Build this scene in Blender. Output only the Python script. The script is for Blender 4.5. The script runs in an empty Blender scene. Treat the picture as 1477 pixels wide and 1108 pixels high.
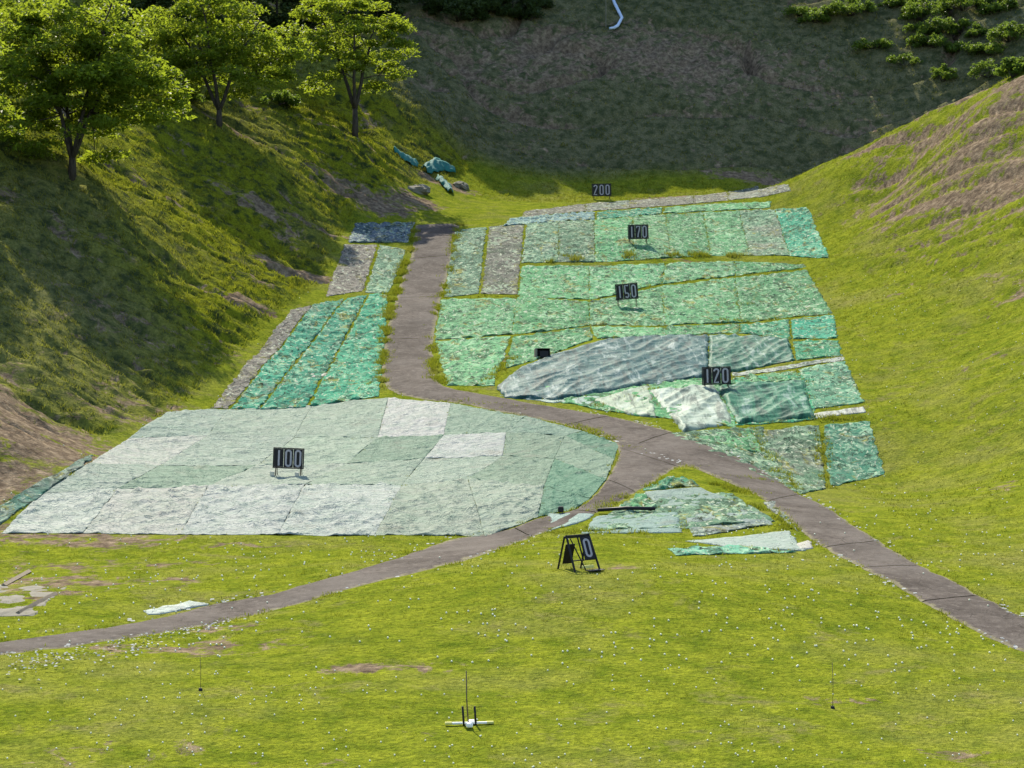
import bpy, math, random
import numpy as np
from mathutils import Vector

random.seed(7)
rng = np.random.default_rng(11)
scene = bpy.context.scene
COL = scene.collection
F, CX, CY = 3000.0, 738.5, 554.0          # focal length and centre in photograph pixels; camera level at the origin

# ------------------------------------------------------------------ noise
_P = np.random.default_rng(5).permutation(4096)
_A = np.random.default_rng(6).uniform(0, 2*math.pi, 4096)
_GX, _GY = np.cos(_A), np.sin(_A)
def pn(x, y, seed=0):
    x = np.asarray(x, float) + seed*17.31; y = np.asarray(y, float) - seed*9.77
    xi = np.floor(x).astype(int); yi = np.floor(y).astype(int)
    xf, yf = x-xi, y-yi
    u = xf*xf*xf*(xf*(xf*6-15)+10); v = yf*yf*yf*(yf*(yf*6-15)+10)
    def g(ix, iy, dx, dy):
        h = _P[(_P[ix & 4095] + iy) & 4095]
        return _GX[h]*dx + _GY[h]*dy
    a = g(xi, yi, xf, yf); b = g(xi+1, yi, xf-1, yf)
    c = g(xi, yi+1, xf, yf-1); d = g(xi+1, yi+1, xf-1, yf-1)
    return (a+(b-a)*u)*(1-v) + (c+(d-c)*u)*v
def fbm(x, y, o=4, seed=0):
    s = 0; a = 1.0; f = 1.0
    for i in range(o):
        s = s + a*pn(np.asarray(x)*f, np.asarray(y)*f, seed+i); a *= .5; f *= 2.03
    return s

# ------------------------------------------------------------------ terrain
CP = """0 1108 45;370 1108 45;738 1108 45;1100 1108 45;1477 1108 45;738 1000 51;200 1000 51;1250 1000 51.5;738 940 55;
0 1000 51;0 935 57;0 860 65;200 850 66;300 880 63;550 800 73;738 870 60;835 825 64;835 780 72;1000 800 70;1000 740 80;1000 690 88;
1160 720 86;1300 820 69;1477 935 58;1477 1000 52;1477 850 66;1477 780 75;1300 740 83;1300 700 94;1477 700 86;1477 600 98;1477 450 118;1477 300 136;1477 200 147;1477 107 155;
1250 560 112;1210 450 135;1195 370 153;1140 270 184;1200 235 181;1300 180 172;1350 158 168;1400 138 163;1440 120 159;1350 600 103;1350 500 118;1350 350 143;1300 260 163;1280 690 96;
868 287 183;868 270 191;1050 278 186;700 268 186;760 300 173;1130 300 172;920 345 158;640 340 158;600 440 137;905 442 137;740 520 119;1150 500 124;
600 560 112;1030 563 110;900 600 104;1000 640 97;870 640 97;650 600 104;300 610 103;750 720 84;414 720 84;100 722 83;414 688 91;650 688 91;
0 772 78;350 770 78;700 775 79;0 740 81;120 640 93;240 600 103;0 600 90;150 550 104;300 585 108;370 500 122;300 400 130;150 400 119;0 400 111;0 300 122;
420 330 151;480 410 142;510 330 160;600 315 165;600 270 176;520 250 171;400 250 161;240 250 150;105 250 132;0 185 136;0 100 153;150 150 157;
315 178 166;315 140 174;510 190 178;510 160 187;560 130 192;650 200 192;650 240 188;700 130 203;900 130 204;1100 130 205;1250 130 205;
300 100 182;600 0 214;738 0 216;900 0 217;1100 0 218;1300 0 216;1477 0 212;1477 60 204;400 0 208;200 0 196;0 0 182"""
pts = []
for s in CP.replace("\n", "").split(";"):
    px, py, D = map(float, s.split())
    pts.append(((px-CX)/F*D, D, (CY-py)/F*D))
pts += [(45,160,24),(42,175,21),(36,186,17.5),(30,193,17.5),(52,140,23),(60,110,20),(45,100,13),(42,80,4),(42,62,-4),
        (0,240,60),(-45,222,57),(45,240,60),(0,270,72),(-50,260,70),(60,270,70),(-62,190,46),(-62,140,29),(-48,112,14),
        (-42,92,5),(-38,72,-3.5),(-40,45,-8.5),(-20,30,-9.3),(20,30,-9.3),(40,40,-8),(0,0,-10.5),(-60,0,-10),(60,0,-10),
        (-150,0,-8),(150,0,-8),(-150,200,45),(150,200,40),(0,-60,-11),(-150,330,80),(150,330,80),(0,340,85),(110,120,28),(-110,110,25)]
P3 = np.array(pts)
def tps_fit(P, lam=0.6):
    S = 50.0
    X = P[:, :2]/S; n = len(P)
    r2 = ((X[:, None]-X[None])**2).sum(-1)
    K = np.where(r2 > 0, .5*r2*np.log(r2+1e-12), 0) + np.eye(n)*lam*1e-3
    Q = np.c_[np.ones(n), X]
    A = np.block([[K, Q], [Q.T, np.zeros((3, 3))]])
    w = np.linalg.solve(A, np.r_[P[:, 2], 0, 0, 0])
    def ev(x, y):
        x = np.asarray(x)/S; y = np.asarray(y)/S
        z = w[n]+w[n+1]*x+w[n+2]*y
        for i in range(n):
            r2 = (x-X[i, 0])**2+(y-X[i, 1])**2
            z = z + w[i]*.5*r2*np.log(r2+1e-12)
        return z
    return ev
tps = tps_fit(P3)
def axis(segs):
    out = []
    for a, b, s in segs:
        out += list(np.arange(a, b-1e-6, s))
    out.append(segs[-1][1]); return np.array(out)
GXs = axis([(-180,-80,10),(-80,-52,2),(-52,-34,.6),(-34,40,.3),(40,56,.6),(56,90,2),(90,180,10)])
GYs = axis([(-60,30,6),(30,42,1),(42,232,.3),(232,260,1.5),(260,340,8)])
XX, YY = np.meshgrid(GXs, GYs)
Zbase = tps(XX, YY)
def look(Z, x, y):
    x = np.clip(np.asarray(x, float), GXs[0], GXs[-1]-1e-6); y = np.clip(np.asarray(y, float), GYs[0], GYs[-1]-1e-6)
    i = np.clip(np.searchsorted(GXs, x, side='right')-1, 0, len(GXs)-2); j = np.clip(np.searchsorted(GYs, y, side='right')-1, 0, len(GYs)-2)
    u = (x-GXs[i])/(GXs[i+1]-GXs[i]); v = (y-GYs[j])/(GYs[j+1]-GYs[j])
    return (Z[j, i]*(1-u)+Z[j, i+1]*u)*(1-v)+(Z[j+1, i]*(1-u)+Z[j+1, i+1]*u)*v
_T = np.arange(40, 262, .2)
def cast(px, py, Z=None):
    """the ground point seen at a photograph pixel"""
    Z = Zbase if Z is None else Z
    dx, dz = (px-CX)/F, (CY-py)/F
    d = dz*_T - look(Z, dx*_T, _T)
    k = np.where(d <= 0)[0]
    if len(k) == 0: t = _T[-1]
    elif k[0] == 0: t = _T[0]
    else:
        k = k[0]; t = _T[k-1] + .2*d[k-1]/(d[k-1]-d[k])
    return np.array([dx*t, t])

# ------------------------------------------------------------------ materials
def new_mat(name):
    m = bpy.data.materials.new(name); m.use_nodes = True
    nt = m.node_tree; nt.nodes.clear()
    return m, nt
def N(nt, t, **kw):
    n = nt.nodes.new(t)
    for k, v in kw.items():
        if k.startswith('i_'):
            key = k[2:]
            n.inputs[int(key) if key.isdigit() else key.replace('_', ' ')].default_value = v
        else: setattr(n, k, v)
    return n
def L(nt, a, b): nt.links.new(a, b)
def ramp(nt, fac, stops, interp='LINEAR'):
    r = nt.nodes.new('ShaderNodeValToRGB'); r.color_ramp.interpolation = interp
    e = r.color_ramp.elements
    while len(e) < len(stops): e.new(.5)
    for k, (p, c) in enumerate(stops):
        e[k].position = p; e[k].color = (c[0], c[1], c[2], 1) if not isinstance(c, (int, float)) else (c, c, c, 1)
    L(nt, fac, r.inputs[0]); return r.outputs[0]
def mix(nt, fac, a, b, mode='MIX'):
    m = nt.nodes.new('ShaderNodeMix'); m.data_type = 'RGBA'; m.blend_type = mode
    for v, s in ((fac, m.inputs[0]), (a, m.inputs[6]), (b, m.inputs[7])):
        if isinstance(v, bpy.types.NodeSocket): L(nt, v, s)
        elif isinstance(v, (int, float)): s.default_value = v
        else: s.default_value = (v[0], v[1], v[2], 1)
    return m.outputs[2]
def noise(nt, vec, scale, detail=4, rough=.6, dist=0.0):
    n = N(nt, 'ShaderNodeTexNoise', i_Scale=scale, i_Detail=detail, i_Roughness=rough, i_Distortion=dist)
    if vec is not None: L(nt, vec, n.inputs['Vector'])
    return n.outputs['Fac']
def mapping(nt, scale=(1, 1, 1), rot=(0, 0, 0), src='Object'):
    tc = N(nt, 'ShaderNodeTexCoord'); mp = N(nt, 'ShaderNodeMapping')
    mp.inputs['Scale'].default_value = scale; mp.inputs['Rotation'].default_value = rot
    L(nt, tc.outputs[src], mp.inputs[0]); return mp.outputs[0]
def attr(nt, name): return N(nt, 'ShaderNodeAttribute', attribute_name=name).outputs['Fac']
def mathn(nt, op, a, b=None, clamp=False):
    m = N(nt, 'ShaderNodeMath', operation=op, use_clamp=clamp)
    for v, s in ((a, m.inputs[0]), (b, m.inputs[1])):
        if v is None: continue
        if isinstance(v, bpy.types.NodeSocket): L(nt, v, s)
        else: s.default_value = v
    return m.outputs[0]
def finish(nt, color, rough=.9, bump=None, strength=.5, dist=.05, spec=.25, translucent=None, metallic=0):
    o = N(nt, 'ShaderNodeOutputMaterial'); b = N(nt, 'ShaderNodeBsdfPrincipled')
    b.inputs['Roughness'].default_value = rough if not isinstance(rough, bpy.types.NodeSocket) else .5
    if isinstance(rough, bpy.types.NodeSocket): L(nt, rough, b.inputs['Roughness'])
    b.inputs['Specular IOR Level'].default_value = spec; b.inputs['Metallic'].default_value = metallic
    if isinstance(color, bpy.types.NodeSocket): L(nt, color, b.inputs['Base Color'])
    else: b.inputs['Base Color'].default_value = (*color, 1)
    if bump is not None:
        bp = N(nt, 'ShaderNodeBump', i_Strength=strength, i_Distance=dist); L(nt, bump, bp.inputs['Height']); L(nt, bp.outputs[0], b.inputs['Normal'])
    if translucent:
        tcol, f = translucent
        t = N(nt, 'ShaderNodeBsdfTranslucent'); ms = N(nt, 'ShaderNodeMixShader', i_0=f)
        if isinstance(tcol, bpy.types.NodeSocket): L(nt, tcol, t.inputs[0])
        else: t.inputs[0].default_value = (*tcol, 1)
        L(nt, b.outputs[0], ms.inputs[1]); L(nt, t.outputs[0], ms.inputs[2]); L(nt, ms.outputs[0], o.inputs[0])
    else: L(nt, b.outputs[0], o.inputs[0])
def simple(name, color, rough=.6, var=.25, scale=6, spec=.3, bump=.1):
    m, nt = new_mat(name)
    v = mapping(nt)
    n = noise(nt, v, scale, 5)
    c = mix(nt, n, tuple(x*(1-var) for x in color), tuple(min(1, x*(1+var)) for x in color))
    finish(nt, c, rough, n, bump, .02, spec); return m

LAWN_A, LAWN_B, LAWN_C = (.096, .138, .011), (.222, .248, .022), (.245, .225, .075)
def grass_colour(nt, v):
    n1 = noise(nt, v, .16, 4, .6); n2 = noise(nt, v, 1.1, 5, .65); n3 = noise(nt, v, 7, 4, .7)
    c = ramp(nt, n2, [(.30, LAWN_A), (.62, LAWN_B)])
    c = mix(nt, ramp(nt, n1, [(.5, 0.0), (.72, .6)]), c, LAWN_C)
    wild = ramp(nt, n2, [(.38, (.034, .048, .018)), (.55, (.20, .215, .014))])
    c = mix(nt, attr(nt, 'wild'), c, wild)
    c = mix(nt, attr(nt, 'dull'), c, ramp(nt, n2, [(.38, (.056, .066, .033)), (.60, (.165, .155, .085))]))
    sp = ramp(nt, noise(nt, v, 3.2, 5, .75, .3), [(.30, .75), (.38, 0.0)])
    c = mix(nt, sp, c, (.040, .055, .008))
    dr = ramp(nt, noise(nt, v, .42, 6, .75, .4), [(.56, 0.0), (.68, .7)])
    c = mix(nt, dr, c, (.20, .175, .075))
    return c, n1, n2, n3
def m_ground():
    m, nt = new_mat('grassy_ground'); v = mapping(nt)
    c, n1, n2, n3 = grass_colour(nt, v)
    vb = mapping(nt, (1, 1, 1))
    c = mix(nt, ramp(nt, n3, [(.36, .55), (.6, 0.0)]), c, (.035, .05, .01))
    soil = mathn(nt, 'ADD', attr(nt, 'soil'), mathn(nt, 'MULTIPLY', mathn(nt, 'SUBTRACT', noise(nt, v, .9, 7, .75, .5), .5), 2.2))
    soil = ramp(nt, soil, [(.45, 0.0), (.62, 1.0)])
    sc = ramp(nt, noise(nt, v, 2.2, 6, .7), [(.3, (.065, .048, .034)), (.5, (.165, .125, .085)), (.7, (.32, .25, .165))])
    soil = mathn(nt, 'MULTIPLY', soil, mathn(nt, 'GREATER_THAN', attr(nt, 'soil'), .03))
    c = mix(nt, soil, c, sc)
    h = mathn(nt, 'ADD', mathn(nt, 'MULTIPLY', n3, .5), noise(nt, v, 2.6, 5, .7))
    finish(nt, c, 1.0, h, .85, .18, 0.0); return m
M_GROUND = m_ground()
def m_blade():
    m, nt = new_mat('grass_blades'); v = mapping(nt)
    c, n1, n2, n3 = grass_colour(nt, v)
    c = mix(nt, attr(nt, 'var'), c, mix(nt, .55, c, (.26, .27, .03)))
    mixf = .40
    finish(nt, c, .8, spec=.04, translucent=(mix(nt, .3, c, (.28, .31, .01)), mixf)); return m
M_BLADE = m_blade()
def own_coords(nt, oi, stretch=(1, 1, 1)):
    v = mapping(nt, stretch); ad = N(nt, 'ShaderNodeVectorMath', operation='ADD'); sc = N(nt, 'ShaderNodeVectorMath', operation='SCALE')
    cb = N(nt, 'ShaderNodeCombineXYZ'); L(nt, oi.outputs['Random'], cb.inputs[0]); L(nt, oi.outputs['Random'], cb.inputs[1])
    L(nt, cb.outputs[0], sc.inputs[0]); sc.inputs['Scale'].default_value = 60.0
    L(nt, v, ad.inputs[0]); L(nt, sc.outputs[0], ad.inputs[1]); return ad.outputs[0]
def m_mat():
    """woven turf matting: the object's own colour, worn to backing where its alpha says so"""
    m, nt = new_mat('woven_matting'); oi = N(nt, 'ShaderNodeObjectInfo')
    v = own_coords(nt, oi, (1, .5, 1))
    n1 = noise(nt, v, 1.15, 5, .70, .9); n2 = noise(nt, v, 1.9, 3, .62, 1.4); n3 = noise(nt, v, .4, 5, .65); n4 = noise(nt, v, 4.2, 3, .6, .8)
    base = oi.outputs['Color']
    c = mix(nt, ramp(nt, n1, [(.40, .95), (.51, 0.0)]), base, mix(nt, .72, base, (.012, .040, .020)))
    c = mix(nt, mathn(nt, 'MULTIPLY', ramp(nt, n2, [(.50, 0.0), (.57, 1.0)]), ramp(nt, noise(nt, v, .55, 4, .6, .5), [(.40, .12), (.58, 1.0)])), c, mix(nt, .40, base, (.40, .55, .36)))
    wear = mathn(nt, 'ADD', mathn(nt, 'MULTIPLY', n3, .6), mathn(nt, 'MULTIPLY', n1, .45))
    wear = mathn(nt, 'ADD', wear, mathn(nt, 'SUBTRACT', oi.outputs['Alpha'], 1.0))
    wear = ramp(nt, wear, [(.02, 0.0), (.14, .9)])
    c = mix(nt, wear, c, mix(nt, .25, ramp(nt, n2, [(.35, (.065, .065, .055)), (.6, (.20, .19, .16))]), base))
    moss = ramp(nt, noise(nt, v, .8, 7, .78, .6), [(.555, 0.0), (.61, .85)])
    c = mix(nt, moss, c, ramp(nt, n2, [(.42, (.05, .055, .010)), (.58, (.20, .20, .03))]))
    c = mix(nt, ramp(nt, n4, [(.60, 0.0), (.65, .95)]), c, (.36, .40, .29))
    c = mix(nt, ramp(nt, n4, [(.36, .9), (.41, 0.0)]), c, (.014, .028, .014))
    h = mathn(nt, 'ADD', n1, mathn(nt, 'MULTIPLY', n2, .8))
    finish(nt, c, .85, h, .9, .22, .08); return m
M_MAT = m_mat()
def m_tarp(name='pale_sheeting', ro=.66, sp=.05, fold_shade=False):
    m, nt = new_mat(name); oi = N(nt, 'ShaderNodeObjectInfo')
    v = own_coords(nt, oi)
    n1 = noise(nt, v, 1.1, 7, .72, .6); n2 = noise(nt, v, 4, 5, .7, 1.4); n3 = noise(nt, v, .5, 5, .7)
    base = oi.outputs['Color']
    c = mix(nt, ramp(nt, n1, [(.38, .5), (.58, 0.0)]), base, mix(nt, .6, base, (.12, .22, .15)))
    c = mix(nt, ramp(nt, n2, [(.58, 0.0), (.70, .55)]), c, mix(nt, .35, base, (.45, .47, .42)))
    c = mix(nt, ramp(nt, n3, [(.58, 0.0), (.74, .5)]), c, (.17, .16, .13))
    if fold_shade:  # dark and pale streaks paint fold shade and highlights into the colour
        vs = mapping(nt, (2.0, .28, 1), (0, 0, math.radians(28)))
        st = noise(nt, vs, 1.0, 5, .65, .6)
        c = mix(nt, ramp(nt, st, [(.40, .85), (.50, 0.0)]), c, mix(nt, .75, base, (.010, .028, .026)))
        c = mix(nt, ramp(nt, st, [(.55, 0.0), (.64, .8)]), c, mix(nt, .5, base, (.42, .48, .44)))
    cr = mathn(nt, 'ABSOLUTE', mathn(nt, 'SUBTRACT', noise(nt, v, 1.5, 4, .6, 1.2), .5))
    cr2 = mathn(nt, 'ABSOLUTE', mathn(nt, 'SUBTRACT', noise(nt, v, .75, 3, .6, 1.5), .5))
    cr = mathn(nt, 'ADD', ramp(nt, cr, [(0.0, 1.0), (.06, 0.0)]), ramp(nt, cr2, [(0.0, 1.0), (.035, 0.0)]))
    h = mathn(nt, 'ADD', mathn(nt, 'ADD', mathn(nt, 'MULTIPLY', n1, .5), mathn(nt, 'MULTIPLY', n2, .3)), mathn(nt, 'MULTIPLY', cr, .06 if fold_shade else .34))
    finish(nt, c, ro, h, .6, .16, sp); return m
M_TARP = m_tarp()
M_PLASTIC = m_tarp('fold_shaded_sheeting', .5, .06, True)
def m_path():
    m, nt = new_mat('worn_asphalt'); v = mapping(nt)
    n1 = noise(nt, v, .55, 6, .65); n2 = noise(nt, v, 3.5, 6, .75, .3); n3 = noise(nt, v, 26, 3)
    c = ramp(nt, n1, [(.36, (.050, .040, .033)), (.62, (.105, .088, .075))])
    c = mix(nt, ramp(nt, n2, [(.38, .75), (.48, 0.0)]), c, (.040, .032, .026))
    c = mix(nt, ramp(nt, n2, [(.55, 0.0), (.66, .6)]), c, (.19, .17, .145))
    c = mix(nt, ramp(nt, n3, [(.4, .25), (.6, 0.0)]), c, (.05, .045, .04))
    n5 = noise(nt, v, .25, 5, .7, .5)
    vo = N(nt, 'ShaderNodeTexVoronoi', feature='DISTANCE_TO_EDGE', i_Scale=.45); wv = N(nt, 'ShaderNodeTexNoise', i_Scale=1.2, i_Detail=4.0); L(nt, v, wv.inputs['Vector'])
    va_ = N(nt, 'ShaderNodeVectorMath', operation='ADD'); L(nt, v, va_.inputs[0]); L(nt, wv.outputs['Color'], va_.inputs[1]); L(nt, va_.outputs[0], vo.inputs['Vector'])
    c = mix(nt, ramp(nt, vo.outputs['Distance'], [(0.0, .8), (.014, 0.0)]), c, (.03, .025, .02))
    c = mix(nt, ramp(nt, n5, [(.45, 0.0), (.62, .55)]), c, (.125, .110, .096))
    c = mix(nt, ramp(nt, noise(nt, v, 1.4, 6, .8, .8), [(.60, 0.0), (.68, .6)]), c, (.045, .038, .030))
    rim = mathn(nt, 'ADD', attr(nt, 'rim'), mathn(nt, 'MULTIPLY', mathn(nt, 'SUBTRACT', noise(nt, v, 2.4, 5, .75), .5), 1.4))
    c = mix(nt, ramp(nt, rim, [(.62, 0.0), (.8, .9)]), c, ramp(nt, n2, [(.35, (.10, .085, .05)), (.6, (.20, .185, .11))]))
    finish(nt, c, .92, n3, .5, .04, .1); return m
M_PATH = m_path()
def m_leaf(name, a, b, t, f=.45):
    m, nt = new_mat(name); v = mapping(nt)
    n = noise(nt, v, 1.3, 3); va = attr(nt, 'var')
    c = mix(nt, mathn(nt, 'ADD', mathn(nt, 'MULTIPLY', n, .5), mathn(nt, 'MULTIPLY', va, .5)), a, b)
    finish(nt, c, .5, spec=.2, translucent=(mix(nt, .6, c, t), f)); return m
M_LEAF = m_leaf('spring_leaves', (.065, .12, .016), (.16, .215, .024), (.36, .44, .02), .58)
M_LEAFD = m_leaf('dark_leaves', (.022, .045, .014), (.055, .085, .022), (.10, .15, .02), .3)
M_SHRUB = m_leaf('shrub_leaves', (.05, .105, .018), (.12, .185, .03), (.24, .34, .03), .45)
def m_bark():
    m, nt = new_mat('bark'); v = mapping(nt, (1, 1, .25))
    n = noise(nt, v, 9, 5, .7)
    finish(nt, ramp(nt, n, [(.3, (.022, .019, .018)), (.7, (.085, .072, .06))]), .9, n, .8, .03, .1); return m
M_BARK = m_bark()
M_BLACK = simple('black_paint', (.010, .010, .012), .55, .4, 9, .25)
M_DIGIT = simple('white_digit_paint', (.34, .32, .34), .6, .2, 14, .3)
M_STEEL = simple('rusty_steel', (.09, .062, .045), .6, .4, 16, .4)
M_CREAM = simple('cream_block', (.58, .54, .42), .8, .2, 9, .2)
M_WHITE = simple('white_paint', (.74, .74, .70), .6, .12, 9, .35)
M_YELLOW = simple('yellowed_paint', (.66, .62, .20), .6, .15, 9, .35)
M_BALL = simple('golf_ball_white', (.74, .74, .52), .4, .06, 3, .5)
M_TEALTARP = simple('teal_netting', (.014, .13, .115), .8, .7, 3, .4, .4)
M_PIPE = simple('pale_blue_pipe', (.50, .62, .80), .4, .08, 3, .5)
M_STONE = simple('weathered_concrete', (.17, .16, .125), .9, .5, 2.5, .2, .5)
M_WOOD = simple('weathered_timber', (.22, .18, .13), .85, .4, 5, .2, .4)
M_CHIP = simple('bleached_scraps', (.33, .34, .32), .9, .9, 2.7, .3, .3)

# ------------------------------------------------------------------ objects
def tag(o, label=None, cat=None, group=None, kind=None):
    if label: o['label'] = label
    if cat: o['category'] = cat
    if group: o['group'] = group
    if kind: o['kind'] = kind
    return o
def mesh_obj(name, V, Fc, mat=None, parent=None, smooth=True, attrs=None):
    me = bpy.data.meshes.new(name)
    V = np.asarray(V, np.float32)
    if isinstance(Fc, np.ndarray):
        k = Fc.shape[1]; n = len(Fc)
        me.vertices.add(len(V)); me.vertices.foreach_set('co', V.ravel())
        me.loops.add(n*k); me.loops.foreach_set('vertex_index', Fc.astype(np.int32).ravel())
        me.polygons.add(n); me.polygons.foreach_set('loop_start', np.arange(0, n*k, k, dtype=np.int32))
        try: me.polygons.foreach_set('loop_total', np.full(n, k, np.int32))
        except Exception: pass
        me.update(calc_edges=True)
    else:
        me.from_pydata(V.tolist(), [], Fc); me.update()
    me.polygons.foreach_set('use_smooth', np.full(len(me.polygons), smooth))
    for k, a in (attrs or {}).items():
        at = me.attributes.new(k, 'FLOAT', 'POINT'); at.data.foreach_set('value', np.asarray(a, np.float32).ravel())
    me.validate()
    o = bpy.data.objects.new(name, me); COL.objects.link(o)
    if mat: me.materials.append(mat)
    if parent: o.parent = parent
    return o
def empty(name, loc, rz=0, tilt=0, roll=0):
    o = bpy.data.objects.new(name, None); COL.objects.link(o)
    o.location = loc; o.rotation_euler = (tilt, roll, rz); o.empty_display_size = .3
    return o
class MB:
    def __init__(s): s.v = []; s.f = []
    def box(s, c, d, rot=None, bevel=.0):
        hx, hy, hz = d[0]/2, d[1]/2, d[2]/2
        b = len(s.v); e = min(bevel, hx*.5, hy*.5, hz*.5)
        if e <= 0:
            P = [(-hx,-hy,-hz),(hx,-hy,-hz),(hx,hy,-hz),(-hx,hy,-hz),(-hx,-hy,hz),(hx,-hy,hz),(hx,hy,hz),(-hx,hy,hz)]
            Q = [(0,3,2,1),(4,5,6,7),(0,1,5,4),(1,2,6,5),(2,3,7,6),(3,0,4,7)]
        else:
            P = []; 
            for z, k in ((-hz, e), (-hz+e, 0), (hz-e, 0), (hz, e)):
                P += [(-hx+k,-hy+k,z),(hx-k,-hy+k,z),(hx-k,hy-k,z),(-hx+k,hy-k,z)]
            Q = [(3,2,1,0),(12,13,14,15)]
            for r in range(3):
                for k in range(4):
                    Q.append((r*4+k, r*4+(k+1)%4, r*4+4+(k+1)%4, r*4+4+k))
        for p in P:
            p = Vector(p)
            if rot is not None: p = rot @ p
            s.v.append((p.x+c[0], p.y+c[1], p.z+c[2]))
        s.f += [tuple(i+b for i in q) for q in Q]
        return s
    def tube(s, pts, radii, n=6, cap=True):
        pts = [Vector(p) for p in pts]; b = len(s.v)
        for i, p in enumerate(pts):
            d = (pts[min(i+1, len(pts)-1)]-pts[max(i-1, 0)]).normalized()
            a = d.cross(Vector((0.31, .95, .08))).normalized(); c = d.cross(a)
            r = radii[i] if hasattr(radii, '__len__') else radii
            for k in range(n):
                t = 2*math.pi*k/n; q = p+(a*math.cos(t)+c*math.sin(t))*r
                s.v.append(tuple(q))
        for i in range(len(pts)-1):
            for k in range(n):
                s.f.append((b+i*n+k, b+i*n+(k+1) % n, b+(i+1)*n+(k+1) % n, b+(i+1)*n+k))
        if cap:
            s.f.append(tuple(b+k for k in range(n))[::-1]); s.f.append(tuple(b+(len(pts)-1)*n+k for k in range(n)))
        return s
    def ribbon(s, pts, w, y0, y1):
        """a flat stroke in the x-z plane between depths y0 (front) and y1"""
        n = len(pts); b = len(s.v); P = [Vector((p[0], p[1])) for p in pts]
        closed = (P[0]-P[-1]).length < 1e-6
        for i in range(n):
            if closed: d = P[(i+1) % (n-1)]-P[(i-1) % (n-1)] if i not in (0, n-1) else P[1]-P[n-2]
            else: d = P[min(i+1, n-1)]-P[max(i-1, 0)]
            d.normalize(); q = Vector((-d.y, d.x))*w/2
            for y in (y0, y1):
                for sg in (1, -1): s.v.append((P[i].x+q.x*sg, y, P[i].y+q.y*sg))
        for i in range(n-1):
            a = b+i*4; c = a+4
            s.f += [(a, a+1, c+1, c), (a+2, c+2, c+3, a+3), (a, c, c+2, a+2), (a+1, a+3, c+3, c+1)]
        if not closed: s.f += [(b, b+2, b+3, b+1), (c, c+1, c+3, c+2)]
        return s
    def build(s, name, mat, parent=None, smooth=False): return mesh_obj(name, s.v, s.f, mat, parent, smooth)

# ------------------------------------------------------------------ layout of paths and mats, in photograph pixels
PATH_MAIN = [((600,325),(663,322)),((593,370),(652,365)),((580,400),(645,398)),((572,430),(637,428)),((562,460),(630,460)),((556,490),(625,490)),
 ((551,530),(624,530)),((556,556),(636,554)),((585,571),(668,563)),((660,580),(730,574)),((740,597),(800,587)),((830,617),(895,603)),
 ((905,643),(965,622)),((975,668),(1030,645)),((1035,690),(1085,668)),((1075,708),(1122,692)),((1105,722),(1152,713)),((1132,742),(1190,729)),
 ((1165,775),(1242,767)),((1245,820),(1330,815)),((1332,870),(1415,860)),((1400,905),(1480,893)),((1475,938),(1565,925)),((1600,985),(1700,965))]
PATH_SIDE = [((880,632),(1040,676)),((890,645),(985,676)),((888,668),(945,695)),((865,705),(903,716)),((830,735),(866,738)),((780,746),(800,764)),
 ((735,762),(765,776)),((640,782),(705,799)),((540,815),(600,826)),((420,850),(450,866)),((300,872),(345,891)),((150,904),(165,922)),((0,925),(0,945)),((-90,936),(-90,958))]
G1,G2,G3,G4 = (.060,.21,.085),(.085,.25,.110),(.020,.19,.095),(.075,.16,.095)
TL = (.018,.20,.12); GY = (.085,.095,.07); BL = (.13,.24,.25); PW = (.295,.315,.285); PG = (.205,.25,.20); MG = (.135,.195,.145); DG = (.062,.15,.095); PB = (.17,.235,.20)
MATS = []   # quad (tl,tr,br,bl), colour, wear, wrinkle, label, material
def row(tops, bots, cols, wear, amp, labels, mat=None, name='turf_mat'):
    for k in range(len(tops)-1):
        MATS.append(((tops[k], tops[k+1], bots[k+1], bots[k]), cols[k % len(cols)], wear[k % len(wear)] if hasattr(wear, '__len__') else wear, amp, labels[k], mat or M_MAT, name))
def one(q, col, wear, amp, label, mat=None, name='turf_mat'):
    MATS.append((q, col, wear, amp, label, mat or M_MAT, name))
row([(757,305),(845,294),(908,290),(1000,283),(1050,277),(1137,266)], [(752,314),(845,305),(908,301),(1000,295),(1050,290),(1140,276)], [GY,(.16,.2,.16),GY], .62, .03,
    ["grey worn mat at the left end of the topmost strip", "grey mat directly below the 200 sign in the topmost strip", "grey mat right of the 200 sign in the topmost strip",
     "short grey mat fourth from the left in the topmost strip", "grey mat at the right tip of the topmost strip under the bank"])
one(((735,316),(858,306),(858,316),(725,326)), BL, .35, .08, "dark teal crumpled strip left of and below the 200 sign")
one(((861,306),(955,300),(955,309),(861,316)), TL, .3, .06, "narrow teal strip between the 200 sign and the 170 sign")
one(((958,300),(1112,290),(1112,299),(958,308)), G2, .2, .05, "long pale green strip above the right half of the 170 row")
one(((657,331),(702,327),(690,425),(640,430)), G4, .45, .03, "long upright grey green mat along the right edge of the upper path")
one(((706,326),(756,323),(746,425),(695,425)), GY, .62, .03, "long upright grey mat second to the right of the upper path")
row([(760,322),(806,320),(857,317),(912,313),(960,310),(1014,307),(1066,304),(1118,302),(1165,300)],
    [(752,380),(805,379),(858,378),(915,375),(968,373),(1026,370),(1082,369),(1140,371),(1197,374)], [G4,G4,G1,G2,G1,G2,G4,TL], [.52,.5,.42,.4,.42,.4,.44,.32], .05,
    ["leftmost green mat of the 170 row with a bare grey upper half", "second mat of the 170 row from the left", "green mat just left of the 170 sign",
     "green mat holding the 170 sign's right post", "first green mat to the right of the 170 sign", "second green mat to the right of the 170 sign",
     "mat left of the teal corner mat in the 170 row's right end", "rumpled teal mat at the right end of the 170 row against the grass"])
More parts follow.
